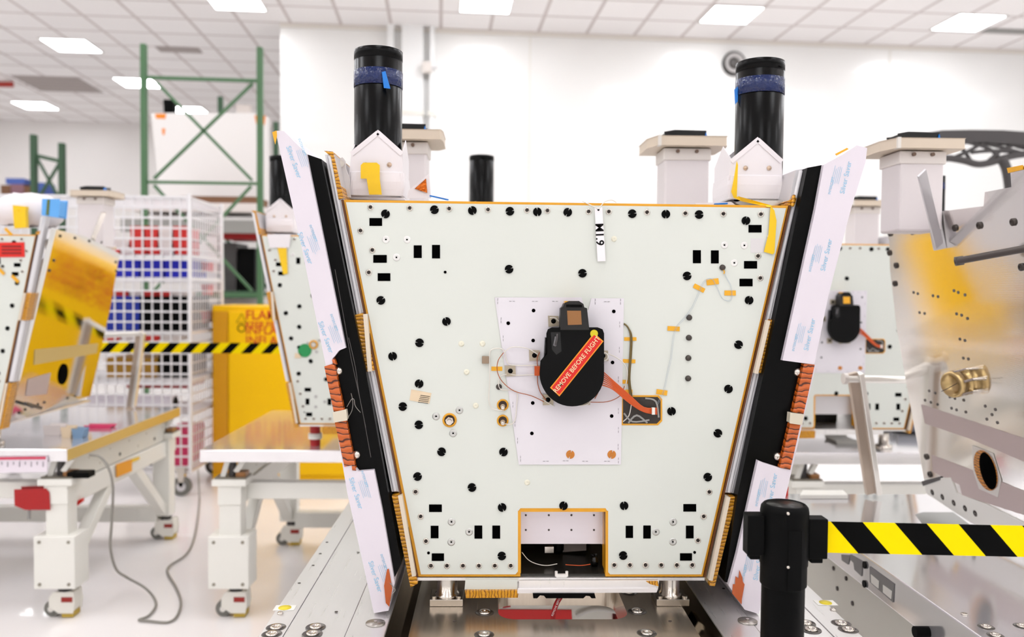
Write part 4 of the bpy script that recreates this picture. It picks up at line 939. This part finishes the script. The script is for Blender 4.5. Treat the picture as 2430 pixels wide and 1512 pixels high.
for x, y in ((798, 1452), (710, 1384), (743, 1342), (760, 1314), (776, 1287), (850, 1311), (1717, 1397), (1079, 1474), (1590, 1474)):
    c = PZ(x, y, .7003); MB().cyl(c, c+Z*.0004, .0035, n=10).build('tapped_hole', mat('hole_dark', (70, 62, 56), .5), mtb)
for x, y in ((676, 1443), (1959, 1431)):
    c = PZ(x, y, .7003); st = MB().box((c.x-.021, c.y-.014, .7003), (c.x+.021, c.y+.014, .7008)).build('sticker', white, mtb)
    MB().lathe(c+Z*.0006, Z, [(.013, 0), (.013, .0004), (0, .0004)], 24).build('yellow_emblem', mat('emblem_yellow', (232, 210, 40), .5), st)
# near right table
def right_slab(t):
    MB().box((.935, 1.50, .62), (2.6, 2.62, .70)).build('tabletop', mat('table_silver', (232, 230, 232), .12, .75, noise=.04, nscale=2, stretch=(3, 1, 1)), t, .003)
ntr = table(.935, 2.6, 1.50, 2.62, 'metal-top table at the near right behind the striped belt, carrying the side-on module', G, slab=right_slab, side='left', th=.08)
def SD(x, y, d=0): return PP(x, y, (V((.935-d, 0, 0)), X))
xa = .985
def SE(x, y, d=0): return PP(x, y, (V((xa-d, 0, 0)), X))
sl = MB().prism([SD(2064, 1344, .001), SD(2122, 1386, .001), SD(2120, 1430, .001), SD(2065, 1382, .001)], V((-.001, 0, 0))).build('slotted_plate', mat('plate_dark_grey', (132, 130, 130), .4, .4), ntr)
for q in (((2067, 1363), (2086, 1379), (2085, 1397), (2068, 1383)), ((2096, 1388), (2117, 1403), (2115, 1422), (2096, 1406))):
    MB().prism([SD(x, y, .0025) for x, y in q], V((-.001, 0, 0))).build('slot', white, sl)
for q in (((1997, 1316), (2018, 1318), (2013, 1340), (1998, 1330)), ((2018, 1316), (2047, 1332), (2045, 1368), (2028, 1352), (2026, 1336), (2018, 1328))):
    MB().prism([SD(x, y, .001) for x, y in q], V((-.001, 0, 0))).build('slotted_plate', mat('plate_dark_grey', (132, 130, 130), .4, .4), ntr)
for x, y in ((2053, 1341), (2052, 1386)):
    c = SD(x, y, .001); MB().cyl(c, c-X*.003, .009, n=14).build('socket_hole', ink, ntr)
lp = MB().box((.955, 1.53, .38), (.975, 2.55, .618)).build('apron', mat('plate_offwhite', (226, 224, 214), .4), ntr)
for x, y in ((1979, 1349), (2009, 1373), (1988, 1397), (2024, 1432), (2207, 1490)):
    c = PP(x, y, (V((.955, 0, 0)), X)); MB().cyl(c, c-X*.003, .006, n=12).build('apron_hole', mat('hole_brown', (60, 48, 44), .5), lp)
c = PP(2225, 1500, (V((.955, 0, 0)), X)); MB().cyl(c-X*.05, c, .012, n=14).build('lever', blackm, lp)
for x, y in ((2340, 1488), (2362, 1508), (2425, 1486)): bore(x, y, ntr, .015)
c = PZ(2288, 1458, .7003); MB().lathe(c, Z, [(.007, 0), (.007, .002), (.002, .002), (0, .001)], 12).build('small_screw', steelc, ntr)
c0 = [PZ(x, y, .7004) for x, y in ((2172, 1221), (2190, 1216), (2262, 1216), (2300, 1245), (2190, 1245))]
MB().prism(c0, Z*.0006).build('slot_opening', mat('opening_shade', (150, 150, 146), .4, .5), ntr)
MB().prism([PZ(x, y, .701) for x, y in ((1898, 1184), (2012, 1184), (2000, 1172), (1905, 1172))], Z*.012).build('white_pad', white, ntr)
rc = P(1858, 1190, 2.6); MB().box((rc.x-.013, 2.59, .70), (rc.x+.013, 2.61, .73)).build('red_stop', red, ntr)

# ladder-like strut frames on two tables
def strut_frame(top, foot, bar_end, bary, Yt, Yb, label, zt=.70, thick=.022):
    a = P(top[0], top[1], Yt); f = P(foot[0], foot[1], Yb); f.z = zt+.012
    t = thing('strut_frame', f, label, 'frame')
    l = MB().bar(f, a, .03, .016, upv=Y_).build('strut', mat('strut_tan', (180, 164, 148), .35, .7), t, .002)
    MB().bar(f+X*.022-Y_*.004, a+X*.022-Y_*.004, .016, .03, upv=Y_).build('strut_flange', mat('strut_bright', (226, 222, 214), .3, .7), l, .002)
    b0 = P(bary[0], bary[1], Yt); b1 = P(bar_end[0], bar_end[1], Yt)
    rb = MB().cyl(b0, b1, .012, n=16).build('cross_bar', mat('strut_bright', (226, 222, 214), .3, .7), t)
    MB().cyl(b0-(b1-b0).normalized()*.012, b0, .017, n=16).build('end_cap', mat('cap_pale', (222, 214, 206), .3), rb)
    return t
strut_frame((2022, 885), (2065, 1185), (2200, 902), (2010, 899), 2.5, 2.58, 'slanted aluminium strut with a cross bar standing on the near right table')
strut_frame((331, 790), (308, 962), (246, 797), (333, 792), 4.35, 4.42, 'slanted aluminium strut with a cross bar standing on the far left table')

# ---------------------------------------------------------------- barrier post and belts
Yp = 1.33
def post():
    c = P(1862, 1200, Yp); cx, zt = c.x, P(1862, 1196, Yp).z; k = Yp/F
    t = thing('barrier_post', (cx, Yp, 0), 'black retractable-belt barrier post in the right foreground', 'barrier post')
    MB().lathe((cx, Yp, 0), Z, [(0, 0), (.17, 0), (.17, .012), (.12, .022), (.04, .03), (0, .03)], 36).build('base', blackm, t)
    MB().cyl((cx, Yp, .02), (cx, Yp, zt-.12), .0345, n=40).build('pole', mat('pole_black', (3, 3, 3), .35, spec=.07), t)
    hd = MB().lathe((cx, Yp, 0), Z, [(.0345, zt-.135), (.0372, zt-.132), (.0372, zt-.10), (.0385, zt-.098), (.0388, zt-.012), (.0375, zt-.004), (.034, zt), (.031, zt+.001), (.030, zt-.001), (0, zt-.001)], 40).build('head', blackm, t)
    MB().lathe((cx, Yp, zt-.001), Z, [(.029, 0), (.029, .0008), (0, .0008)], 36).build('cap_plaque', mat('plaque', (40, 38, 36), .3, .3), hd)
    for sx, zo in ((-1, 0), (1, -.006)):
        xa = cx+sx*.036; xb = cx+sx*(.0645 if sx < 0 else .068)
        b = MB().box((xa, Yp-.014, zt-.082+zo), (xb, Yp+.014, zt-.016+zo)).build('belt_cassette', blackm, t, .002)
        MB().box((xa+sx*.006, Yp-.010, zt-.090+zo), (xb-sx*.006, Yp+.010, zt-.080+zo)).build('release_button', blackm, b, .002)
    MB().prism([V((cx-.006+.0, Yp-.0395, zt-.13)), V((cx+.014, Yp-.0395, zt-.13)), V((cx+.014, Yp-.0395, zt-.035)), V((cx-.006, Yp-.0395, zt-.035))], V((0, .004, 0))).build('guide_rib', blackm, hd, .001)
    for y in (1220, 1347):
        q = P(1871, y, Yp-.042); MB().lathe(q, -Y_, [(.0024, -.004), (.0024, .0), (.001, .001), (0, 0)], 12).build('screw', steelc, hd)
    return cx, zt
cx, zt = post()
q0, q1 = P(1961, 1238, Yp), P(1961, 1312, Yp); e0, e1 = P(2700, 1254, Yp), P(2700, 1328, Yp)
k = MB().prism([q0, e0, e1, q1], V((0, .0012, 0)))
sl_ = (1200-1312)
bo = k.build('barrier_belt', stripes('belt_stripe_near', .1052, 66/74, off=.5), origin=P(1971.7, 1238.5, Yp), label='yellow and black striped belt stretched right from the black barrier post', cat='belt')
a0, a1, b0_, b1_ = P(90, 812, 4.75), P(800, 815, 4.75), P(800, 840, 4.75), P(90, 836, 4.75)
MB().prism([a0, a1, b0_, b1_], V((0, .0015, 0))).build('barrier_belt', stripes('belt_stripe_far', .1145, -.95, off=.5), origin=P(524, 838, 4.75), label='distant yellow and black striped belt across the cage and yellow cabinet', cat='belt')

# ---------------------------------------------------------------- yellow flammables cabinet
def cab():
    Yc = 5.7; x0, x1 = P(503, 900, Yc).x, P(862, 900, Yc).x; zt = P(560, 725, Yc).z
    t = thing('safety_cabinet', ((x0+x1)/2, Yc+.2, 0), 'low yellow steel cabinet with red flammable warning behind the middle table', 'cabinet')
    MB().box((x0, Yc, .0), (x1, Yc+.45, zt)).build('body', yelc, t, .01)
    MB().box((x0+.12, Yc-.02, .06), (x1-.03, Yc-.001, zt-.04)).build('door', yelc, t, .006)
    MB().box((x0+.01, Yc-.008, .06), (x0+.11, Yc-.0005, zt-.04)).build('side_stile', yeld, t, .004)
    for y0, y1, s, h in ((737, 760, 'FLAMMABLE', .078), (766, 776, 'KEEP FIRE AWAY', .05), (777, 792, 'INFLAMABLE', .072), (800, 817, 'INFLAMMABLE', .072)):
        o = P(582, (y0+y1)/2, Yc-.021); MB().text(s, o, X, Z, h*1.15, .0006, bold=.001, align='LEFT').build('lettering', redt, t)
    for y, r in ((757, .03), (779, .03)):
        c = P(573, y, Yc-.021)
        if y == 757:
            b = MB(); pts = [c+V((0, 0, .035)), c+V((-.035, 0, -.025)), c+V((.035, 0, -.025))]
            for i in range(3): b.bar(pts[i], pts[(i+1) % 3], .002, .006, upv=Y_)
            b.build('warning_triangle', ink, t)
        else: MB().lathe(c, -Y_, [(.028, 0), (.028, .002), (.022, .002), (.022, 0)], 24).build('warning_circle', ink, t)
cab()

# ---------------------------------------------------------------- wire cage trolley and its load
Yg, Yb = 5.35, 5.98
gx1 = P(450, 700, Yg).x; gx0 = gx1-1.55; gz0 = .19; gz1 = P(450, 468, Yg).z
cg = thing('wire_cage_trolley', ((gx0+gx1)/2, (Yg+Yb)/2, 0), 'tall chrome wire cage trolley on casters, full of red, blue and black containers', 'trolley')
def mesh_panel(p, q, z0, z1, sp, sz, w, name):
    b = MB(); n = max(1, round((q-p).length/sp)); d = (q-p).normalized()
    for i in range(n+1):
        a = p+(q-p)*(i/n); b.bar(V((a.x, a.y, z0)), V((a.x, a.y, z1)), w, w)
    m = round((z1-z0)/sz)
    for i in range(m+1):
        z = z0+(z1-z0)*i/m; b.bar(V((p.x, p.y, z))-V((0, w, 0)), V((q.x, q.y, z))-V((0, w, 0)), w, w*1.3)
    return b.build(name, chrome, cg)
mesh_panel(V((gx0, Yg, 0)), V((gx1, Yg, 0)), gz0, gz1, .060, .066, .0085, 'front_mesh')
mesh_panel(V((gx1, Yg, 0)), V((gx1, Yb, 0)), gz0, gz1, .045, .066, .006, 'side_mesh')
mesh_panel(V((gx0, Yg, 0)), V((gx0, Yb, 0)), gz0, gz1, .09, .13, .005, 'side_mesh')
for xx0 in (gx0, gx1):
    for yy in (Yg, Yb):
        xx = xx0
        MB().cyl((xx, yy, .15), (xx, yy, gz1+.02), .013, n=12).build('corner_post', chrome, cg)
        xx = xx-.055 if xx > gx0+.5 else xx+.055
        cs = MB().prism([V((xx-.03, yy-.02, .19)), V((xx+.03, yy-.02, .19)), V((xx+.012, yy-.02, .06)), V((xx-.012, yy-.02, .06))], V((0, .04, 0))).build('caster', steelc, cg)
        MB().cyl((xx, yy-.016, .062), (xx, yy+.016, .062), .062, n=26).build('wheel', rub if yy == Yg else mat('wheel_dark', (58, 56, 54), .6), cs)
        MB().cyl((xx, yy-.02, .062), (xx, yy+.02, .062), .03, n=18).build('hub', satin, cs)
SH = [P(400, y, 5.5).z for y in (660, 786, 897, 975, 1106)] + [P(400, 608, 5.5).z]
SH = sorted(set(SH))
for z in SH+[gz1]:
    b = MB()
    n = 16
    for i in range(n+1): yy = Yg+.03+(Yb-Yg-.06)*i/n; b.bar((gx0, yy, z), (gx1, yy, z), .005, .005)
    for yy in (Yg+.02, Yb-.02): b.bar((gx0, yy, z-.01), (gx1, yy, z-.01), .01, .025)
    b.bar((gx0+.005, Yg, z-.005), (gx0+.005, Yb, z-.005), .01, .02); b.bar((gx1-.005, Yg, z-.005), (gx1-.005, Yb, z-.005), .01, .02)
    b.build('wire_shelf', chrome, cg)
def crate(x0, x1, y0, y1, Y, d, m, label, cat='box', name='storage_box', group=None, lid=None, z=None, lip=True):
    p, q = P(x0, y1, Y), P(x1, y0, Y)
    z0 = p.z if z is None else z
    t = thing(name, ((p.x+q.x)/2, Y+d/2, z0), label, cat, group)
    MB().prism([V((p.x+.006, Y, z0)), V((q.x-.006, Y, z0)), V((q.x, Y, q.z)), V((p.x, Y, q.z))], V((0, d, 0))).build('body', m, t, .004)
    if lip: MB().box((p.x-.004, Y-.006, q.z-.012), (q.x+.004, Y+d+.006, q.z+.002)).build('rim', lid or m, t, .002)
    return t
def shelfz(y):
    z = P(400, y, 5.5).z; return min(SH, key=lambda s: abs(s-z))+.004
z1 = shelfz(660)
crate(272, 330, 614, 658, 5.5, .35, bluep, 'bright blue bin, leftmost on the blue shelf of the cage', z=z1, group='blue bins in the cage')
crate(334, 388, 614, 658, 5.5, .35, bluep, 'bright blue bin in the middle of the blue shelf of the cage', z=z1, group='blue bins in the cage')
crate(392, 446, 614, 658, 5.5, .35, bluep, 'bright blue bin at the right end of the blue shelf of the cage', z=z1, group='blue bins in the cage')
z2 = shelfz(786)
crate(215, 330, 705, 784, 5.5, .4, bluep2, 'big dark blue bin beside the black bins in the cage', z=z2)
crate(334, 388, 705, 784, 5.5, .4, blackm, 'black bin next to the big dark blue bin', z=z2, group='black bins in the cage')
crate(392, 447, 705, 784, 5.5, .4, blackm, 'black bin at the right corner post of the cage', z=z2, group='black bins in the cage')
for i in range(7):
    a = 205+i*34
    crate(a, a+30, 690, 702, 5.52, .2, redp if i % 3 else whp, 'small %s carton lying on top of the large bins in the cage' % ('red' if i % 3 else 'white'), 'carton', 'small_carton', 'cartons on the large bins', z=P(400, 705, 5.5).z+.003, lip=False)
zt_ = shelfz(608)
for r_, (ya, yb, n, a0_, st_) in enumerate(((591, 607, 6, 255, 32), (571, 588, 5, 275, 34), (538, 568, 4, 310, 34))):
    z = zt_+.01 if r_ == 0 else P(400, yb+1, 5.52).z
    for i in range(n):
        a = a0_+i*st_; rd_ = (i+r_) % 3 != 1
        crate(a, a+st_-4, ya, yb, 5.52, .25, redp if rd_ else whp, '%s carton in the %s row on the upper shelf of the cage' % ('red' if rd_ else 'white', ('bottom', 'middle', 'top')[r_]), 'carton', 'small_carton', 'cartons on the upper cage shelf', z=z+.002, lip=False)
z3 = shelfz(897)
crate(250, 372, 852, 895, 5.5, .35, mat('ochre', (176, 130, 30), .6), 'ochre bag-like bin low in the cage', z=z3)
crate(380, 446, 845, 895, 5.5, .35, blackm, 'low black bin beside the ochre bin in the cage', z=z3)
for i in range(4):
    a = 240+i*48; crate(a, a+42, 792, 808, 5.5, .2, redp if i % 2 == 0 else whp, '%s carton under the black bins in the cage' % ('red' if i % 2 == 0 else 'white'), 'carton', 'small_carton', 'cartons under the black bins', z=P(400, 808, 5.5).z, lip=False)
z4 = shelfz(975)
crate(300, 447, 900, 920, 5.62, .3, mat('crimson', (186, 20, 40), .5), 'flat crimson tray above the white roll in the cage', name='flat_tray', cat='tray', z=P(400, 921, 5.6).z)
c1, c2 = P(214, 946, 5.45), P(416, 950, 5.45); c1.z = c2.z = z4+.058
t = thing('film_roll', (c1+c2)/2-Z*.058, 'large roll of white film lying on a low cage shelf', 'roll')
MB().cyl(c1, c2, .057, n=30).build('roll', film, t); MB().cyl(c2, c2+X*.004, .04, n=24).build('core_end', blackm, t)
z5 = shelfz(1106)
crate(392, 446, 1020, 1098, 5.5, .3, magen, 'bright pink plastic bin at the bottom of the cage', z=z5)
crate(300, 386, 1030, 1098, 5.5, .3, blackm, 'black bin beside the pink bin at the bottom of the cage', z=z5)
for i, y in enumerate((645, 700, 765)):
    crate(478, 492, y-24, y, 5.72, .12, redp, '%s red carton seen through the side mesh of the cage' % ('topmost', 'middle', 'lowest')[i], 'carton', 'small_carton', 'cartons behind the cage side', z=None, lip=False)

# ---------------------------------------------------------------- pallet racking
def frame_(x0, x1, ytop, Y, w, braces, name_label, m, cat='rack', zb=0):
    a, b = P(x0, ytop[0], Y), P(x1, ytop[1], Y)
    t = thing('pallet_rack', ((a.x+b.x)/2, Y, 0), name_label, cat)
    for p in (a, b):
        u = MB().box((p.x-w/2, Y-w*.6, zb), (p.x+w/2, Y+w*.6, p.z)).build('upright', m, t, .004)
        MB().box((p.x-w, Y-w, 0), (p.x+w, Y+w, .01)).build('foot_plate', m, u)
    for k in braces:
        (xa, ya), (xb, yb), ww = k
        MB().bar(P(xa, ya, Y), P(xb, yb, Y), ww, ww).build('brace', m, t, .002)
    return t
Yr = 7.5
ra = frame_(341, 617, (105, 113), Yr, .048, [((347, 184), (611, 192), .030), ((347, 432), (611, 436), .026), ((372, 196), (598, 428), .026), ((600, 198), (366, 424), .026),
     ((366, 440), (598, 690), .026), ((596, 442), (366, 690), .026), ((347, 700), (611, 700), .028)], 'tall green pallet rack frame with crossed braces left of the wall corner', greenr)
rb = frame_(523, 655, (230, 290), 9.6, .05, [((523, 560), (655, 560), .04), ((530, 700), (650, 560), .03), ((530, 560), (650, 700), .03)], 'darker green rack frame standing behind the tall green one', mat('green_dark', (50, 84, 56), .5))
rc_ = frame_(80, 147, (320, 340), 11.4, .07, [((80, 368), (147, 384), .05), ((86, 372), (140, 470), .035), ((142, 386), (92, 470), .035), ((80, 640), (147, 640), .05)], 'far green rack frame at left beyond the cage', mat('green_dark', (50, 84, 56), .5))
# shelf beams and decks between the two right frames
bx0, bx1 = P(330, 480, 8.6).x, P(640, 480, 8.6).x
for y0, y1, m, dp, lb in ((484, 498, whp, .8, 'pale shelf deck of the green rack, just below the wrapped board'), (524, 548, grey, .9, 'grey shelf deck of the green rack above the yellow cabinet'),
                      (692, 702, mat('green_dark', (50, 84, 56), .5), .9, 'low green shelf beam seen above the yellow cabinet'),
                      (724, 730, grey, .9, 'lowest visible shelf of the green rack, almost level with the cabinet top')):
    p, q = P(450, y1, 8.2), P(450, y0, 8.2)
    t = thing('rack_shelf', ((bx0+bx1)/2, 8.6, p.z), lb, 'shelf')
    MB().box((bx0, 8.2, p.z), (bx1, 8.2+dp, q.z)).build('deck', m, t, .004); MB().box((bx0, 8.17, p.z-.02), (bx1, 8.2, q.z+.01)).build('beam', m, t, .004)
for x0, x1, y0, y1, Y, m, lb in ((532, 560, 577, 690, 8.5, greyd, 'dark grey case on the rack between shelves, left of two'), (566, 604, 590, 690, 8.5, blackm, 'black case on the rack between shelves, right of two'),
                     (524, 614, 555, 567, 8.4, redd, 'flat dark red box under the grey rack shelf'), (430, 610, 468, 482, 8.4, brn, 'flat brown box under the white wrapped board'), (526, 612, 707, 723, 8.3, whp, 'long pale carton on the rack just above the yellow cabinet')):
    crate(x0, x1, y0, y1, Y, .4, m, lb)
# white wrapped board with things on top
Yw = 8.9
w = thing('wrapped_board', P(495, 468, Yw), 'large white wrapped board behind the crossed green braces, orange tape at its corners', 'board')
MB().prism([P(x, y, Yw) for x, y in ((358, 268), (600, 268), (633, 276), (630, 496), (386, 496), (372, 400))], V((0, .12, 0))).build('wrapped_panel', mat('wrap_white', (236, 232, 230), .5, bump=.2, bscale=3), w)
for q in (((368, 270), (394, 270), (392, 282), (370, 281)), ((604, 274), (630, 275), (628, 296), (608, 294)), ((384, 305), (392, 305), (390, 320), (386, 320))):
    MB().prism([P(x, y, Yw-.004) for x, y in q], V((0, .003, 0))).build('orange_tape', mat('tape_orange', (238, 136, 10), .5), w)
crate(388, 412, 237, 267, Yw+.02, .08, blackm, 'small black box standing on top of the white wrapped board', lip=False)
crate(561, 592, 250, 267, Yw+.02, .08, mat('pale_case', (214, 204, 198), .5), 'small pale instrument on the right of the wrapped board', name='instrument_case', cat='case')
# far boxes at the left
t = thing('rack_shelf', P(40, 466, 11.8), 'long high shelf at far left carrying blue and brown cartons', 'shelf')
MB().box((P(-200, 466, 11.8).x, 11.6, P(40, 472, 11.8).z), (P(150, 466, 11.8).x, 12.4, P(40, 466, 11.8).z)).build('deck', grey, t)
zf = P(40, 466, 11.8).z
for x0, x1, y0, m, lb in ((2, 24, 440, brn, 'brown carton at the far left end of the high shelf'), (26, 56, 438, mat('carton_mauve', (150, 110, 120), .8), 'mauve carton on the high shelf under the blue lid'), (58, 84, 442, brn, 'brown carton on the high shelf beside the far rack post'),
                         (86, 104, 434, bviol, 'blue carton on the high shelf right of the far rack post')):
    crate(x0, x1, y0, 466, 11.8, .3, m, lb, z=zf+.002, lip=False)
crate(14, 58, 424, 437, 11.8, .3, bviol, 'flat blue lid stacked highest at far left', z=P(40, 437, 11.8).z, lip=False)

# ---------------------------------------------------------------- dark lattice frame beyond the right module
Yl = 4.85
t = thing('lattice_frame', P(2390, 440, Yl), 'dark grey curved lattice frame against the wall at upper right', 'frame')
def flat(pts, r, name='strut', dy=0):
    MB().tube([P(x, y, Yl+dy) for x, y in pts], r*1.6, 10).build(name, greyd, t)
MB().prism([P(x, y, Yl-.02) for x, y in ((2176, 327), (2205, 318), (2236, 313), (2300, 312), (2380, 313), (2440, 317), (2580, 332), (2580, 356), (2440, 340), (2340, 333), (2270, 335), (2235, 343), (2200, 338))], V((0, .06, 0))).build('upper_rail', greyd, t, .01)
flat([(2225, 377), (2255, 376), (2290, 382), (2320, 390), (2350, 386), (2380, 376), (2430, 366), (2540, 360)], .013, 'lower_rail')
flat([(2180, 330), (2196, 350), (2225, 377)], .008)
for pts in ([(2240, 330), (2280, 350), (2305, 384)], [(2290, 336), (2345, 352), (2375, 378)], [(2330, 338), (2400, 356), (2440, 368)], [(2268, 372), (2300, 358), (2330, 340)], [(2345, 382), (2385, 352), (2430, 338)], [(2305, 362), (2350, 358), (2410, 360)], [(2385, 336), (2430, 352), (2500, 360)]):
    flat(pts, .007, 'lattice_rib')
flat([(2376, 376), (2388, 400), (2395, 440), (2398, 480)], .018, 'leg')
flat([(2398, 480), (2400, 700), (2402, 1000)], .018, 'leg')
z_ = P(2402, 1000, Yl)
MB().box((z_.x-.25, Yl-.2, .0), (z_.x+.25, Yl+.2, .03)).build('base', greyd, t, .005)
MB().bar((z_.x, Yl, .03), z_, .03, .03).build('leg', greyd, t)

# ---------------------------------------------------------------- cable, white unit below the hole, red hose
fz = lambda x, y: PZ(x, y, .007)
MB().tube([P(214, 1080, 3.38), P(238, 1085, 3.36), P(258, 1112, 3.34), P(268, 1160, 3.34), P(265, 1240, 3.36), P(262, 1300, 3.4), P(275, 1350, 3.45), P(300, 1370, 3.6), P(342, 1394, 3.55), fz(366, 1420), fz(369, 1440), fz(352, 1462), fz(330, 1471),
   fz(352, 1474), fz(398, 1477), fz(420, 1462), fz(429, 1430), fz(418, 1395), fz(398, 1360), fz(404, 1342), fz(440, 1318), fz(458, 1286), fz(468, 1240), fz(473, 1190), P(472, 1150, 5.3), P(470, 1115, 5.42)], .0052, 8, 4).build(
   'power_cable', greyc, label='thin grey cable looping from the left table corner across the floor to the cage', cat='cable')
Yq = 2.15
p, q = P(1182, 1471, Yq), P(1456, 1380, Yq)
t = thing('equipment_case', ((p.x+q.x)/2, Yq+.2, 0), 'white case with a red band, seen through the hole of the nearest table', 'case')
MB().box((p.x-.05, Yq, 0), (q.x, Yq+.3, .60)).build('body', white, t, .004)
MB().prism([P(1170, 1447, Yq-.003), P(1356, 1448, Yq-.003), P(1360, 1500, Yq-.003), P(1170, 1500, Yq-.003)], V((0, .003, 0))).build('red_band', mat('band_red', (222, 12, 10), .4), t)
MB().prism([P(1192, 1430, Yq-.012), P(1211, 1428, Yq-.012), P(1212, 1441, Yq-.012), P(1193, 1444, Yq-.012)], V((0, .012, 0))).build('red_knob', redd, t)
MB().tube([P(1368, 1462, Yq-.01), P(1395, 1450, Yq-.01), P(1425, 1446, Yq-.01), P(1462, 1452, Yq-.01)], .006, 8).build('white_lead', mat('lead_white', (222, 220, 216), .5), t)
MB().box((q.x+.01, Yq-.02, 0), (q.x+.06, Yq+.2, P(1470, 1446, Yq).z)).build('red_bumper', mat('band_red', (222, 12, 10), .4), t)
hp = [P(1340, 1404, 1.665), P(1333, 1413, 1.66), P(1322, 1430, 1.655), P(1315, 1450, 1.655), P(1312, 1472, 1.66), P(1316, 1500, 1.68), P(1325, 1560, 1.75)]
t = thing('red_hose', hp[0], 'short red sleeve with white lettering hanging through the table hole below the central module', 'hose')
hs = MB().tube(hp, .0052, 12, 4).build('sleeve', mat('sleeve_red', (176, 18, 22), .6), t)
ux = (hp[1]-hp[3]).normalized()
ux = (P(1330, 1418, 1.65)-P(1314, 1456, 1.65)).normalized(); uy = V((-ux.z, 0, ux.x))
MB().text('REMOVE BEFORE', P(1320.5, 1438, 1.648), ux, uy, .0060, .0001).build('lettering', mat('letter_white', (240, 226, 222), .6), hs)
MB().prism([P(1342, 1403, 1.655), P(1350, 1412, 1.655), P(1340, 1414, 1.655)], V((0, .002, 0))).build('blue_tab', blul, t)

# small things standing on the tables
crate(104, 142, 1012, 1040, 3.62, .06, whp, 'pale block under the left module, beside its right foot', name='spacer_block', cat='block', z=.701, lip=False)
crate(146, 168, 1016, 1044, 3.56, .05, tan, 'tan block on the left table next to the pale block', name='spacer_block', cat='block', z=.701, lip=False)
crate(172, 196, 1020, 1046, 3.55, .05, mat('dusty_blue', (120, 150, 180), .6), 'dusty blue block on the left table next to the tan block', name='spacer_block', cat='block', z=.701, lip=False)
crate(202, 262, 1012, 1024, 3.8, .05, magen, 'flat pink pouch lying on the left table', name='pouch', cat='pouch', z=.702, lip=False)
crate(1985, 2036, 1046, 1060, 3.5, .12, white, 'white folded cloth bag on the rear right table with a red mark', name='cloth_bag', cat='bag', z=.701, lip=False)
tb_ = thing('cable_bundle', V((P(2130, 1050, 3.9).x, 3.9, .70)), 'grey tube bundle lying on the rear right table beside the white module', 'bundle')
for i in range(4): MB().cyl(V((P(2100, 1050, 3.9).x, 3.78+i*.06, .735)), V((P(2190, 1050, 3.9).x, 3.72+i*.06, .735)), .028, n=14).build('tube', mat('tube_bluegrey', (110, 114, 128), .5), tb_)
EXPO = -0.85

# ---------------------------------------------------------------- camera and light
cd = bpy.data.cameras.new('camera'); cam = bpy.data.objects.new('camera', cd); C.objects.link(cam)
mw = M((( rt.x, up.x, -fw.x, CAM.x), (rt.y, up.y, -fw.y, CAM.y), (rt.z, up.z, -fw.z, CAM.z), (0, 0, 0, 1)))
cam.matrix_world = mw; cd.sensor_width = 36; cd.sensor_fit = 'HORIZONTAL'; cd.lens = 36*F/2430; cd.clip_start = .02; cd.clip_end = 100
cd.dof.use_dof = True; cd.dof.focus_distance = 1.6; cd.dof.aperture_fstop = 2.9
sc.camera = cam
wd = bpy.data.worlds.new('world'); sc.world = wd; wd.use_nodes = True
wd.node_tree.nodes['Background'].inputs[0].default_value = (1, 1, 1, 1); wd.node_tree.nodes['Background'].inputs[1].default_value = .5
sc.view_settings.view_transform = 'Standard'; sc.view_settings.look = 'None'; sc.view_settings.gamma = 1; sc.view_settings.exposure = EXPO
